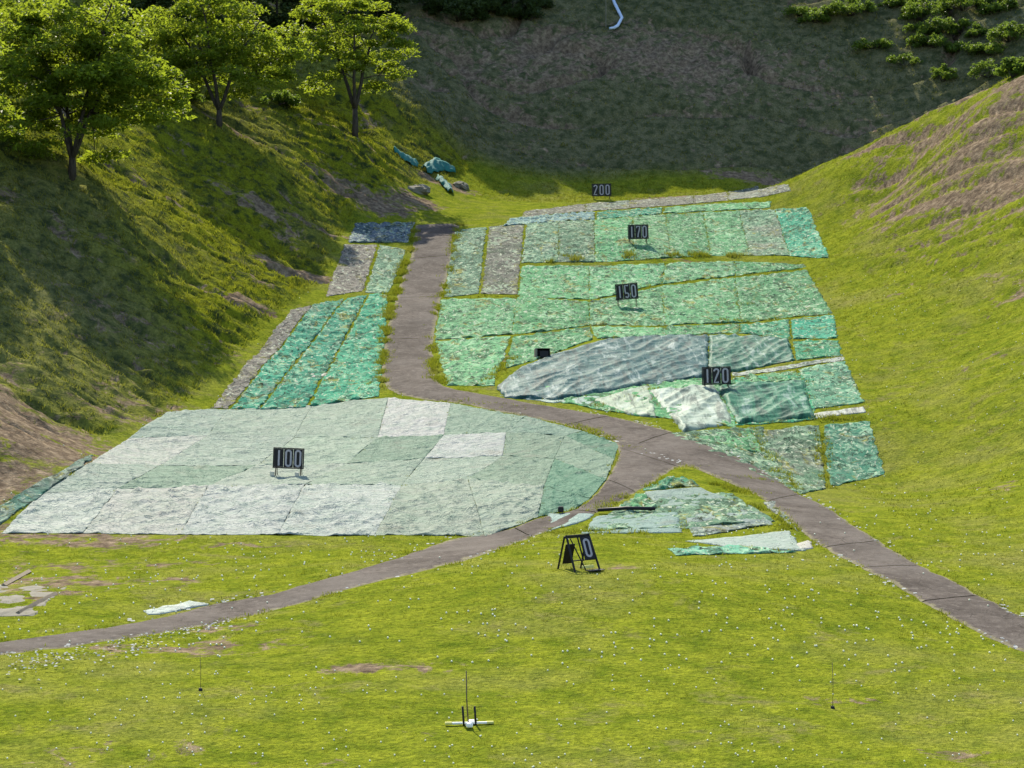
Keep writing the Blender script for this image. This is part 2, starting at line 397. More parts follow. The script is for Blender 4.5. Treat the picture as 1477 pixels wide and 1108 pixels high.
row([(752,385),(850,384),(960,381),(1060,378),(1160,382)], [(748,430),(850,432),(955,409),(1060,397),(1162,386)], [G1,G2,G2,G1], .36, .05,
    ["mossy green mat under the brown weed band, left end", "green mat straight above the 150 sign", "wedge shaped green mat up and right of the 150 sign", "thin tapering green mat at the right end above the 150 row"])
row([(636,433),(745,431),(850,436),(955,413),(1060,401),(1165,390)], [(627,490),(738,483),(850,468),(960,470),(1070,466),(1200,452)], [G2,G1,G2,G2,G1], [.25,.34,.25,.3,.34], .06,
    ["bright green mat right beside the path at the 150 sign's level", "green mat left of the 150 sign", "light green rumpled mat the 150 sign stands on", "green mat right of the 150 sign", "green mat with yellow weeds at the right end of the 150 row"])
one(((628,493),(736,486),(712,556),(646,556)), G2, .2, .07, "crumpled light green mat in the lower left corner where the path bends")
one(((740,486),(850,471),(856,489),(728,534)), G1, .42, .07, "littered green mat around the black box")
row([(853,471),(960,473),(1068,469),(1138,462)], [(860,488),(960,484),(1066,482),(1140,491)], [G2,G1,G3], .28, .06,
    ["narrow green mat above the left part of the blue crumpled sheet", "narrow green mat above the middle of the blue crumpled sheet", "narrow dark green mat above the right part of the blue sheet"])
one(((1141,462),(1203,455),(1208,487),(1144,490)), TL, .3, .06, "teal mat at the right edge level with the blue crumpled sheet")
one(((1143,493),(1209,490),(1215,513),(1150,520)), G3, .28, .06, "small green mat at the right edge under the teal one")
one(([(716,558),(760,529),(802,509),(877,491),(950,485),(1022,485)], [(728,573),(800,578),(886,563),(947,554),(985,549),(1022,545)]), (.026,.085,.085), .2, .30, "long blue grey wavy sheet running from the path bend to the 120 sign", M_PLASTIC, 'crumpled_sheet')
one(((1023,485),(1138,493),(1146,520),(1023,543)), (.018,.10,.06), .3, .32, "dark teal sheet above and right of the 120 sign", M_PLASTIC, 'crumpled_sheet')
one(((1056,538),(1216,515),(1218,520),(1058,544)), (.26,.29,.26), .5, .03, "thin grey strip running right from the 120 sign")
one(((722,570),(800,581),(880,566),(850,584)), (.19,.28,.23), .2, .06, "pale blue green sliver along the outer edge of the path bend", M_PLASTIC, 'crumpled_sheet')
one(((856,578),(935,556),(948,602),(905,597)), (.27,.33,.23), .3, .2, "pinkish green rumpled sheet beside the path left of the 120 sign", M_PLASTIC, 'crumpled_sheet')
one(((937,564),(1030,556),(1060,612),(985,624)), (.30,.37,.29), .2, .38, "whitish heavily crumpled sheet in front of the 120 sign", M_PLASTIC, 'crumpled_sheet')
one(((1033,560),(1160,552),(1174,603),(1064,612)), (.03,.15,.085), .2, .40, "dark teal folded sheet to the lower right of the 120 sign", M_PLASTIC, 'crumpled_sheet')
one(((1062,547),(1147,534),(1158,550),(1035,557)), G2, .25, .08, "light green mat touching the 120 sign's right side")
one(((1151,533),(1219,522),(1247,582),(1172,592)), (.06,.18,.11), .32, .04, "large smooth green mat at the right edge beside the 120 sign")
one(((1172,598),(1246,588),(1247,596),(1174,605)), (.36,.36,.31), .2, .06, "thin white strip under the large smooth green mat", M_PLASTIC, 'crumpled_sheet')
one(((1003,628),(1091,620),(1097,652),(1050,650)), G2, .3, .07, "small green mat between the path and the dark folded sheet")
one(((1094,621),(1182,614),(1192,706),(1153,714)), (.085,.19,.11), .42, .04, "worn green mat narrowing to a point where the paths meet")
one(((1187,614),(1254,611),(1276,686),(1197,700)), (.035,.17,.105), .40, .04, "square teal mat at the lower right corner next to the lawn")
one(((722,562),(1050,541),(1062,617),(870,592)), G1, .34, .04, "mossy green mat showing between the crumpled sheets below the blue wave")
one(((1058,547),(1172,536),(1176,606),(1062,614)), G3, .3, .03, "green mat lying under the dark teal folded sheet")
one(((960,626),(1100,616),(1150,712),(1060,668)), G4, .5, .04, "worn green mat beside the curve of the path at the right")
# left field
one(((512,323),(598,321),(588,350),(502,350)), (.09,.12,.15), .4, .10, "dark blue crumpled mat at the top of the strips left of the path")
one(((497,353),(544,353),(523,421),(470,426)), (.11,.10,.08), .85, .02, "brown bare mat left of the upper path")
one(((548,353),(586,360),(560,424),(527,423)), G4, .5, .02, "grey green mat between the brown mat and the upper path")
one(((420,447),(450,441),(330,589),(303,590)), (.13,.12,.10), .85, .02, "long grey brown strip at the far left of the teal strips")
one(((453,439),(497,431),(373,590),(333,590)), TL, .4, .07, "outer of the three long teal strips left of the path")
one(((500,430),(530,427),(442,587),(376,590)), TL, .34, .08, "middle of the three long teal strips left of the path")
one(((533,426),(560,425),(546,573),(446,586)), (.025,.22,.12), .34, .08, "teal strip nearest the path's left edge")
# pale sheets
R = [[(240,592),(330,591),(450,584),(560,574),(650,580),(757,601),(840,622),(893,640)],
     [(185,630),(300,628),(425,632),(545,630),(640,627),(730,625),(815,629),(886,664)],
     [(130,668),(230,672),(370,672),(500,668),(612,662),(725,657),(800,662),(874,692)],
     [(60,712),(170,706),(300,702),(440,700),(580,700),(675,692),(785,702),(851,718)],
     [(2,768),(120,770),(260,769),(400,771),(540,773),(700,776),(776,746),(829,735)]]
WC = [[PG,PG,PG,PW,MG,MG,DG],[PW,PG,PG,MG,PW,MG,MG],[PG,MG,PG,PG,PG,MG,DG],[PW,PW,PW,PW,PG,PG,DG]]
WA = [.11,.12,.13,.21]
WL = [["pale green sheet at the upper left corner of the big patchwork","pale green sheet second along the patchwork's top edge","pale green sheet third along the patchwork's top edge",
       "white sheet of the top edge just below the path bend","mid green smooth sheet right of the white top sheet","green sheet on the top edge beside the path","green corner sheet reaching farthest along the path"],
      ["whitish sheet on the patchwork's upper left side","pale sheet up and left of the 100 sign","pale sheet right above the 100 sign","mid green square sheet up and right of the 100 sign",
       "white sheet in the middle of the patchwork's right half","mid green sheet right of the white middle sheet","green sheet in the second row beside the path"],
      ["pale sheet on the patchwork's left side halfway down","mid green sheet left of the 100 sign","pale green sheet the 100 sign stands on","pale green sheet right of the 100 sign",
       "pale green sheet below the white middle sheet","mid green sheet in the third row near the right end","darker green sheet at the right side by the path fork"],
      ["white crumpled sheet at the lower left corner","second white crumpled sheet along the bottom edge from the left","white crumpled sheet below and left of the 100 sign",
       "white crumpled sheet below and right of the 100 sign","pale crumpled sheet in the middle of the bottom edge","pale green sheet at the bottom edge's right end by the lower path","dark green sheet hanging over the path at the lower right"]]
for r in range(4):
    row(R[r], R[r+1], WC[r], .1, WA[r], WL[r], M_TARP, 'pale_sheet')
one(((0,728),(135,655),(122,672),(-25,772)), (.04,.17,.12), .5, .10, "dark green sheet showing along the left edge of the white patchwork", None, 'crumpled_sheet')
# triangle between the paths
one(((905,722),(1055,712),(1120,752),(845,768)), G4, .5, .05, "worn green mat spread under the scraps in the triangle")
one(((940,699),(985,688),(1012,702),(925,707)), G3, .5, .10, "small green scrap at the tip of the triangle between the paths")
one(((930,709),(1010,704),(1062,724),(950,737)), PB, .4, .10, "grey blue sheet in the upper triangle between the paths", M_TARP, 'crumpled_sheet')
one(((893,733),(926,710),(948,733),(932,739)), G2, .2, .12, "light green crumpled scrap above the black tube")
one(((792,741),(858,742),(835,757),(784,767)), (.22,.30,.26), .2, .08, "pale blue sheet left of the black tube by the lower path", M_TARP, 'crumpled_sheet')
one(((862,745),(975,738),(985,766),(840,770)), (.17,.25,.22), .2, .09, "pale blue strip below the black tube", M_TARP, 'crumpled_sheet')
one(((988,745),(1084,728),(1117,756),(1000,772)), (.15,.20,.19), .45, .03, "smooth grey blue mat in the middle of the triangle")
one(((1100,723),(1122,723),(1150,768),(1138,757)), (.24,.34,.32), .5, .04, "narrow pale mat along the triangle's right side")
one(((985,778),(1138,767),(1160,794),(1060,790)), (.27,.32,.27), .4, .1, "whitish frayed sheet at the bottom of the triangle", M_TARP, 'crumpled_sheet')
one(((960,790),(1060,788),(1150,797),(975,800)), (.11,.30,.19), .25, .06, "green fold along the lowest edge of the triangle")

def poly_world(q): return [cast(*p) for p in q]
covered = np.zeros(XX.shape)
def mark(poly, val=1.0):
    P = np.array(poly); x0, y0 = P.min(0)-.3; x1, y1 = P.max(0)+.3
    i0, i1 = np.searchsorted(GXs, [x0, x1]); j0, j1 = np.searchsorted(GYs, [y0, y1])
    if i1 <= i0 or j1 <= j0: return
    X = XX[j0:j1, i0:i1]; Y = YY[j0:j1, i0:i1]; ins = np.zeros(X.shape, bool); n = len(P)
    for k in range(n):
        xa, ya = P[k]; xb, yb = P[(k+1) % n]
        c = ((ya > Y) != (yb > Y)) & (X < (xb-xa)*(Y-ya)/(yb-ya+1e-12)+xa)
        ins ^= c
    covered[j0:j1, i0:i1][ins] = val
def edge_points(a, b, n):
    return [(a[0]+(b[0]-a[0])*t, a[1]+(b[1]-a[1])*t) for t in np.linspace(0, 1, n)]
class Patch:
    """a quad whose four sides are laid on the ground along straight lines of the picture"""
    def __init__(s, q, n=5):
        if len(q) == 2:
            tp, bt = q; n = len(tp); q = (tp[0], tp[-1], bt[-1], bt[0])
            s.top = np.array([cast(*p) for p in tp]); s.bot = np.array([cast(*p) for p in bt])
        else: s.top = np.array([cast(*p) for p in edge_points(q[0], q[1], n)]); s.bot = np.array([cast(*p) for p in edge_points(q[3], q[2], n)])
        s.lef = np.array([cast(*p) for p in edge_points(q[0], q[3], n)]); s.rig = np.array([cast(*p) for p in edge_points(q[1], q[2], n)])
        s.n = n
    def ev(s, U, V):
        t = np.linspace(0, 1, s.n)
        I = lambda A, w: np.stack([np.interp(w, t, A[:, 0]), np.interp(w, t, A[:, 1])], -1)
        u, v = U[..., None], V[..., None]
        T, B, Lf, Rr = I(s.top, U), I(s.bot, U), I(s.lef, V), I(s.rig, V)
        c = s.top[0]*(1-u)*(1-v)+s.top[-1]*u*(1-v)+s.bot[0]*(1-u)*v+s.bot[-1]*u*v
        return T*(1-v)+B*v+Lf*(1-u)+Rr*u-c
    def outline(s): return list(s.top)+list(s.rig[1:])+list(s.bot[::-1][1:])+list(s.lef[::-1][1:-1])
patches = [Patch(m[0]) for m in MATS]
for p in patches: mark(p.outline())
def dense(pairs):
    """pairs of picture points to smooth left and right edges on the ground"""
    Lp = np.array([cast(*a) for a, b in pairs]); Rp = np.array([cast(*b) for a, b in pairs])
    n = len(pairs); out = []
    for A in (Lp, Rp):
        res = []
        for k in range(n-1):
            p0, p1, p2, p3 = A[max(k-1, 0)], A[k], A[k+1], A[min(k+2, n-1)]
            for t in np.linspace(0, 1, 12, endpoint=False):
                res.append(.5*((2*p1)+(-p0+p2)*t+(2*p0-5*p1+4*p2-p3)*t*t+(-p0+3*p1-3*p2+p3)*t**3))
        res.append(A[-1]); out.append(np.array(res))
    return out
paths = [dense(PATH_MAIN), dense(PATH_SIDE)]
for Lp, Rp in paths:
    for k in range(len(Lp)-1): mark([Lp[k], Rp[k], Rp[k+1], Lp[k+1]], 2.0)

# soft mask: where something lies, the ground is smooth and a little lower
soft = (covered > 0).astype(float)
for _ in range(3):
    soft[1:-1, 1:-1] = (soft[1:-1, 1:-1]*2+soft[:-2, 1:-1]+soft[2:, 1:-1]+soft[1:-1, :-2]+soft[1:-1, 2:])/6
# regions (world): how rough, how wild, how bare the ground is
def blob(px, py, rx, ry, rot=0):
    """soft oval on the ground, centred at what the picture shows at px,py; radii in metres"""
    c = cast(px, py); x, y = XX-c[0], YY-c[1]
    a = math.radians(rot); u, v = x*math.cos(a)+y*math.sin(a), -x*math.sin(a)+y*math.cos(a)
    return np.exp(-(u/rx)**2-(v/ry)**2)
lx = np.interp(YY, [40,57,80,93,103,122,142,160,176,190,230], [-60,-40,-20.5,-19.5,-16.8,-15.2,-12.4,-12.4,-8,-3,0])
left_bank = np.clip((lx-XX)/1.5, 0, 1)
by = np.interp(XX, [-60,-30,-14,-5,0,10,25,40,60], [150,178,191,190,190,192,193,186,180])
back_hill = np.clip((YY-by)/3, 0, 1)
rx_ = np.interp(YY, [40,80,96,112,135,153,184,200], [60,26,19,21,23,25,27,30])
right_bank = np.clip((XX-rx_)/3, 0, 1)*(1-back_hill)
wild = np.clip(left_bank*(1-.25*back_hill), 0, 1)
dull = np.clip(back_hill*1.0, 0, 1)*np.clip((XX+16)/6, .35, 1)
dull = np.maximum(dull, left_bank*(1-back_hill)*np.clip(.0+.95*np.exp(-((XX+27)/8)**2-((YY-112)/17)**2)+.9*pn(XX*.09, YY*.06, 71), 0, .85))  # left bank: shade tone under the trees put into the ground colour as grey
terr = np.abs(pn(XX*.05+.3*pn(XX*.1, YY*.1, 3), YY*.33+.4*pn(XX*.09, YY*.09, 2), 41))
soil = np.zeros(XX.shape)
for px, py, rx, ry, rot, v in [(30,600,5,6,60,.85),(60,640,5,3,30,.85),(110,660,5,2.5,30,.75),(10,690,4,3,30,.75),(190,600,4,2.5,40,.6),(10,540,3,2,30,.5),(340,432,3,1.6,20,.9),(430,392,4,1.6,15,.95),(460,330,4,3,0,.6),(540,290,4,3,0,.9),(600,290,3,3,0,.85),
        (640,265,4,2,0,.8),(500,270,4,3,0,.7),(420,340,3,3,0,.5),(180,480,7,8,0,.42),(200,570,5,4,0,.5),(330,510,4,4,0,.4),(330,182,9,1.2,8,.6),(480,182,5,1.0,8,.55),
        (1330,255,8,4,40,.6),(1420,190,8,5,30,.75),(1470,250,5,7,40,.85),(1400,290,4,6,40,.6),(1250,250,6,3,20,.5),(1110,262,8,1.6,0,.85),(1000,283,9,1.0,0,.8),(1470,420,3,3,0,.5),(1380,330,5,4,30,.5),(1250,300,5,2.5,20,.45),(1300,420,3,3,0,.38),(1420,520,3,3,0,.36),(1450,700,1.6,4,0,.45),
        (540,962,3.6,.8,0,.55),(880,815,1.8,1.2,0,.55),(930,915,2,.6,0,.35),(1190,1008,3,.6,0,.42),(230,1085,6,2,0,.3),(60,772,4,3,0,.62),(170,778,3,2.4,0,.72),(120,815,5,3,0,.5),(60,845,4,4,0,.6),(220,810,3,1.5,0,.5),(230,835,3,1.5,0,.45),(160,930,5,1.6,0,.5),(230,840,2.5,2,0,.5),(330,783,3,1,0,.55),(40,1060,6,2,0,.26),(120,1095,7,2,0,.3),(400,1100,6,1.5,0,.26),(70,820,4,2,0,.5),(260,935,4,1.4,0,.6),(320,905,1.6,1.2,0,.7),
        (600,1060,2,1,0,.3),(1400,1085,4,1.3,0,.35),(750,330,2,1,0,.4),(950,372,14,.7,0,.55),(745,515,2,2,0,.7),(1230,590,2,1.2,0,.5)]:
    soil = np.maximum(soil, v*blob(px, py, rx, ry, rot))
soil = np.maximum(soil, left_bank*(1-back_hill)*(.08+1.0*np.clip(pn(XX*.13, YY*.22, 61), 0, 1)+.6*np.exp(-(terr/.05)**2)-.1))
soil = np.maximum(soil, back_hill*(.20+.35*pn(XX*.09, YY*.10, 8)+.45*np.exp(-((XX-12)/16)**2-((YY-209)/6)**2)+.5*np.exp(-(np.abs(pn(XX*.035+.4*pn(XX*.08, YY*.08, 3), YY*.17+.5*pn(XX*.07, YY*.07, 2), 47))/.04)**2)))
acr, alo = (10*XX+6*YY)/11.7, (6*XX-10*YY)/11.7
soil = np.maximum(soil, right_bank*(.30+1.4*np.clip(pn(acr*.55, alo*.07, 4), 0, 1)+.4*np.clip(pn(acr*1.3, alo*.15, 6), 0, 1))*np.clip((Zbase-2)/9, .3, 1))
hum = np.exp(-((YY-209-.08*XX)/5.0)**2)*np.clip((XX+5)/7, 0, 1)
t2 = np.abs(pn(XX*.035+.4*pn(XX*.08, YY*.08, 3), YY*.17+.5*pn(XX*.07, YY*.07, 2), 47)); ledge2 = -.55*np.exp(-(t2/.035)**2)
# shape
zn = .12*fbm(XX*.35, YY*.35, 3, 21) + .045*fbm(XX*1.5, YY*1.5, 2, 23)
lawn_n = .16*fbm(XX*.12, YY*.12, 2, 25) + .03*fbm(XX*.9, YY*.9, 2, 26)
rough = .55*fbm(XX*.16, YY*.16, 4, 31) + .16*fbm(XX*.8, YY*.8, 2, 33)
ledge = -.9*np.exp(-(terr/.06)**2)*.6
gull = np.abs(pn(((10*XX+6*YY)/11.7)*.5, ((6*XX-10*YY)/11.7)*.06, 44)); gully = -.4*np.exp(-(gull/.12)**2)
Z = Zbase + (1-soft)*(lawn_n + zn*.35*(1-left_bank)*(1-back_hill) + left_bank*(.22*fbm(XX*.75, YY*.75, 2, 38)+rough*1.5+ledge*1.3*(1-back_hill)) + back_hill*((.45+1.5*hum)*rough+ledge2*(2.6+1.6*hum)+(.06+.5*hum)*fbm(XX*.8, YY*.8, 3, 36)) + right_bank*(.40*rough+1.5*gully*np.clip((Zbase-3)/9, .15, 1))) + soft*lawn_n*.6 - .02*soft - .05*np.clip(soil, 0, 1)*(1-soft)
# little shelf behind the trees on the left
Z0 = Z.copy()
ny, nx = XX.shape
V = np.stack([XX, YY, Z], -1).reshape(-1, 3)
idx = np.arange(ny*nx).reshape(ny, nx)
FQ = np.stack([idx[:-1, :-1], idx[:-1, 1:], idx[1:, 1:], idx[1:, :-1]], -1).reshape(-1, 4)
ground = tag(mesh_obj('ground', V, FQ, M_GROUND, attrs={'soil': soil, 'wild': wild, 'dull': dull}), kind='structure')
def gz(x, y): return look(Z, x, y)
def at(px, py):
    p = cast(px, py, Z); return Vector((p[0], p[1], float(gz(p[0], p[1]))))

# ------------------------------------------------------------------ paths
def build_path(name, Lp, Rp, joints, off):
    rim = []; Vv = []; Ff = []
    seg = np.r_[0, np.cumsum(np.linalg.norm(np.diff((Lp+Rp)/2, axis=0), axis=1))]
    S = np.arange(0, seg[-1], .075); K = 13
    wob = .14*fbm(S*.7, S*0, 4, 51); wob2 = .14*fbm(S*.7, S*0+9, 4, 52)
    jd = [j*seg[-1] for j in joints]
    for i, s in enumerate(S):
        a = np.array([np.interp(s, seg, Lp[:, 0]), np.interp(s, seg, Lp[:, 1])]); b = np.array([np.interp(s, seg, Rp[:, 0]), np.interp(s, seg, Rp[:, 1])])
        w = np.linalg.norm(b-a)+1e-6
        a, b = a+(b-a)*(wob[i]/w), b-(b-a)*(wob2[i]/w)
        for k in range(K):
            t = k/(K-1); p = a+(b-a)*t
            z = float(gz(*p))+off+(.03*(1-(2*t-1)**2))
            if k in (0, K-1): z -= .04
            Vv.append((p[0], p[1], z)); rim.append(abs(2*t-1)**3)
    for i in range(len(S)-1):
        if any(abs((S[i]+S[i+1])/2-j) < .036 for j in jd): continue
        for k in range(K-1):
            Ff.append((i*K+k, i*K+k+1, (i+1)*K+k+1, (i+1)*K+k))
    return tag(mesh_obj(name, Vv, Ff, M_PATH, attrs={'rim': rim}), kind='structure')
def joint_fracs(Lp, Rp, pix):
    C = (Lp+Rp)/2; seg = np.r_[0, np.cumsum(np.linalg.norm(np.diff(C, axis=0), axis=1))]
    return [seg[np.argmin(np.linalg.norm(C-cast(*p), axis=1))]/seg[-1] for p in pix]
build_path('path', *paths[0], joint_fracs(*paths[0], [(622,372),(605,430),(590,490),(840,607),(930,635),(1130,718),(1230,785),(1300,818),(1390,865)]), .045)
build_path('side_path', *paths[1], joint_fracs(*paths[1], [(920,660),(880,700),(835,737),(735,770)]), .030)

# ------------------------------------------------------------------ mats and sheets
def build_mat(k, m, p):
    q, col, wear, amp, label, mat, name = m
    wt = np.linalg.norm(p.top[0]-p.top[-1]); wb = np.linalg.norm(p.bot[0]-p.bot[-1]); h1 = np.linalg.norm(p.lef[0]-p.lef[-1]); h2 = np.linalg.norm(p.rig[0]-p.rig[-1])
    pale = name == 'pale_sheet'
    s = .10 if amp > .1 else .15
    nu = int(np.clip(max(wt, wb)/s, 8, 150)); nv = int(np.clip(max(h1, h2)/s, 6, 220))
    g = -.05 if pale else (-.08 if name == 'turf_mat' else -.05)
    gx, gy = g/max(wt, wb, .3), g*(4.2 if name == 'turf_mat' else 1.4)/max(h1, h2, .3)
    u = np.linspace(gx, 1-gx, nu+1); v = np.linspace(gy, 1-gy, nv+1)
    U, Vg = np.meshgrid(u, v)
    XY = p.ev(U, Vg); X, Y = XY[..., 0].copy(), XY[..., 1].copy()
    edge = np.minimum(np.minimum(U-gx, 1-gx-U)*max(wt, wb), np.minimum(Vg-gy, 1-gy-Vg)*max(h1, h2))
    near = np.clip(1-edge/.5, 0, 1)
    fa = .03 if pale else .16
    X += near*fa*fbm(Y*1.1, X*1.1, 4, 60+k); Y += near*fa*1.5*fbm(X*1.1, Y*1.1, 4, 90+k)
    def crease(fx, fy, sd, sharp, rot):
        ca, sa = math.cos(rot), math.sin(rot); A = X*ca+Y*sa; B = -X*sa+Y*ca
        wx, wy = .9*pn(A*.5, B*.5, sd+k), .9*pn(A*.5, B*.5, sd+50+k)
        return np.clip(1-np.abs(pn(A*fx+wx, B*fy+wy, sd+3+k))*sharp, 0, 1)**1.6
    a = rng.uniform(-.4, .6)
    def folds(freq, along, sd, sharp, dx, dy):
        A = X*dx+Y*dy; B = X*dy-Y*dx; wv = .55*pn(A*.22, B*.4, sd+k)
        return np.clip(1-np.abs(pn(B*freq+wv, A*along, sd+3))*sharp, 0, 1)**1.3
    if name == 'crumpled_sheet':
        wr = amp*(.42*folds(.55, .07, 1, 2.4, .5, .86)+.26*folds(1.1, .14, 5, 2.6, .42, .9)+.16*folds(1.7, .35, 9, 2.8, .8, .6)+.22*pn(X*.3, Y*.22, 9))
    elif pale and amp > .1:
        wr = amp*(.42*folds(.75, .10, 1, 4.6, .42, .9)+.36*folds(.95, .16, 5, 4.8, -.15, .99)+.34*folds(1.1, .25, 9, 4.6, .85, .52)+.20*crease(2.2, 1.6, 8, 4, a))
    else:
        wr = amp*(.55*crease(.5, .5, 1, 4, a)+.5*crease(1.3, .9, 5, 3, a+.8)+1.1*pn(X*1.7, Y*.95, k)+.8*pn(X*2.7, Y*1.7, k+5))*(1.0 if pale else 1.7)
    taper = np.clip(edge/(.12 if pale else .3), 0, 1)
    if pale: wr = wr-.75*wr.mean()
    off = .014 + .004*((k*7) % 3)
    z = gz(X, Y) + off + wr*((.06+.94*taper) if name == 'turf_mat' else (.5+.5*taper) if pale else (.08+.92*taper)) + .02*pn(X*.5, Y*.5, 70+k)
    z += near*.015*np.clip(pn(X*.6, Y*.6, 33+k)*2, 0, 1)
    z = np.maximum(z, gz(X, Y)+.008+.004*((k*7) % 3))
    nb = (nv+1)*(nu+1)
    P3d = np.stack([X, Y, z], -1).reshape(-1, 3)
    idm = np.arange(nb).reshape(nv+1, nu+1)
    f = np.stack([idm[1:, :-1], idm[1:, 1:], idm[:-1, 1:], idm[:-1, :-1]], -1).reshape(-1, 4)
    ring = np.r_[idm[0, :], idm[1:, -1], idm[-1, ::-1][1:], idm[::-1, 0][1:-1]]
    low = P3d[ring].copy(); low[:, 2] -= .015 if name != 'crumpled_sheet' else .05
    nr = len(ring); li = nb+np.arange(nr); nxt = np.roll(np.arange(nr), -1)
    fs = np.stack([ring, ring[nxt], li[nxt], li], -1)
    o = mesh_obj(name, np.r_[P3d, low], np.r_[f, fs], mat)
    tint = rng.uniform(.93, 1.07) if mat is not M_MAT else rng.uniform(.8, 1.2)
    if mat is M_MAT: wear = float(np.clip(wear+rng.uniform(-.08, .12), .05, 1))
    o.color = (col[0]*tint*rng.uniform(.96, 1.04), col[1]*tint, col[2]*tint*rng.uniform(.96, 1.04), wear)
    cat = {'turf_mat': 'mat', 'pale_sheet': 'sheet', 'crumpled_sheet': 'sheet'}[name]
    grp = {'turf_mat': 'turf mats laid over the slope', 'pale_sheet': 'pale sheets of the patchwork round the 100 sign', 'crumpled_sheet': 'loose crumpled sheets on the slope'}[name]
    tag(o, label, cat, grp)
for k, (m, p) in enumerate(zip(MATS, patches)): build_mat(k, m, p)

# ------------------------------------------------------------------ distance signs
def stadium(cx, cz, w, h, n=8):
    r = w/2; P = []
    for k in range(n+1): a = math.pi*k/n; P.append((cx+r*math.cos(a), cz+h/2-r+r*math.sin(a)))
    for k in range(n+1): a = math.pi+math.pi*k/n; P.append((cx+r*math.cos(a), cz-h/2+r+r*math.sin(a)))
    P.append(P[0]); return P
def digit(ch, cx, cz, w, h):
    if ch == '0': return stadium(cx, cz, w, h)
    if ch == '1': return [(cx, cz+h/2), (cx, cz), (cx, cz-h/2)]
    if ch == '7': return [(cx-w/2, cz+h*.36), (cx-w/2, cz+h/2), (cx+w/2, cz+h/2), (cx+w*.32, cz+h*.15), (cx, cz-h*.2), (cx-w*.12, cz-h/2)]
    if ch == '2':
        P = [(cx+w/2*math.cos(a), cz+h/2-w/2+w/2*math.sin(a)) for a in np.linspace(math.pi, -.35, 9)]
        return P+[(cx-w*.1, cz-h*.15), (cx-w/2, cz-h/2), (cx+w/2, cz-h/2)]
    if ch == '5':
        P = [(cx+w/2, cz+h/2), (cx-w/2, cz+h/2), (cx-w/2, cz+h*.08)]
        return P+[(cx+w/2*math.cos(a), cz-h/2+w/2+w*.12+w/2*1.25*math.sin(a)) for a in np.linspace(2.3, -2.6, 10)]
    return []
def sign(px, py, text, wpx, hpx, legpx, label, rz=0, roll=0, tilt=0, blocks=False):
    b = at(px, py); D = b.y; k = D/F
    W, H, Lg = wpx*k, hpx*k, legpx*k
    t = tag(empty('distance_sign', b, rz, tilt, roll), label, 'sign', 'black distance signs of the driving range')
    zc = Lg+H/2
    m = MB(); bar = H*.055
    m.box((0, .02, Lg+bar/2), (W, .05, bar), bevel=.006); m.box((0, .02, Lg+H-bar/2), (W, .05, bar), bevel=.006)
    for s in (-1, 1): m.box((s*(W/2-bar/2), .02, zc), (bar, .05, H-2*bar), bevel=.006)
    m.build('frame', M_BLACK, t)
    n = len(text); pw = (W-2*bar)/n
    for i, ch in enumerate(text):
        cx = -W/2+bar+pw*(i+.5)
        gap = .018
        pl = MB().box((cx, .0, zc), (pw-gap, .02, H-2*bar-.01), bevel=.004).build('digit_plate', M_BLACK, t)
        MB().ribbon(digit(ch, cx, zc, pw*(.5 if ch != '1' else .3), H*.74), pw*.19, -.018, -.008).build('digit', M_DIGIT, pl)
    for s in (-1, 1):
        x = s*W*.40
        MB().tube([(x, .05, -.1), (x, .05, Lg+H*.9)], .026, 8).build('post', M_STEEL, t, True)
        MB().tube([(x, .06, Lg+H*.8), (x, .06+H*.55, -.02)], .02, 6).build('brace', M_STEEL, t, True)
        if blocks: MB().box((x-.14, -.02, .09), (.17, .2, .26), bevel=.02).build('foot_block', M_CREAM, t)
    return t
sign(415, 688, "100", 45, 30, 12, "black sign reading 100 standing on the pale patchwork", rz=-.05, roll=.04, blocks=True)
sign(1034, 564, "120", 42, 26, 9, "black sign reading 120 in front of crumpled white and teal sheets", rz=.04, roll=-.03)
sign(906, 443, "150", 33, 23, 11, "black tilted sign reading 150 in the middle of the green mats", rz=.14, roll=-.09)
sign(921, 352, "170", 30, 21, 7, "black sign reading 170 in the upper row of mats", rz=.05, roll=-.03)
sign(868, 288, "200", 28, 18, 5, "black sign reading 200 at the top edge of the mats below the dark hill", rz=0, roll=-.02)
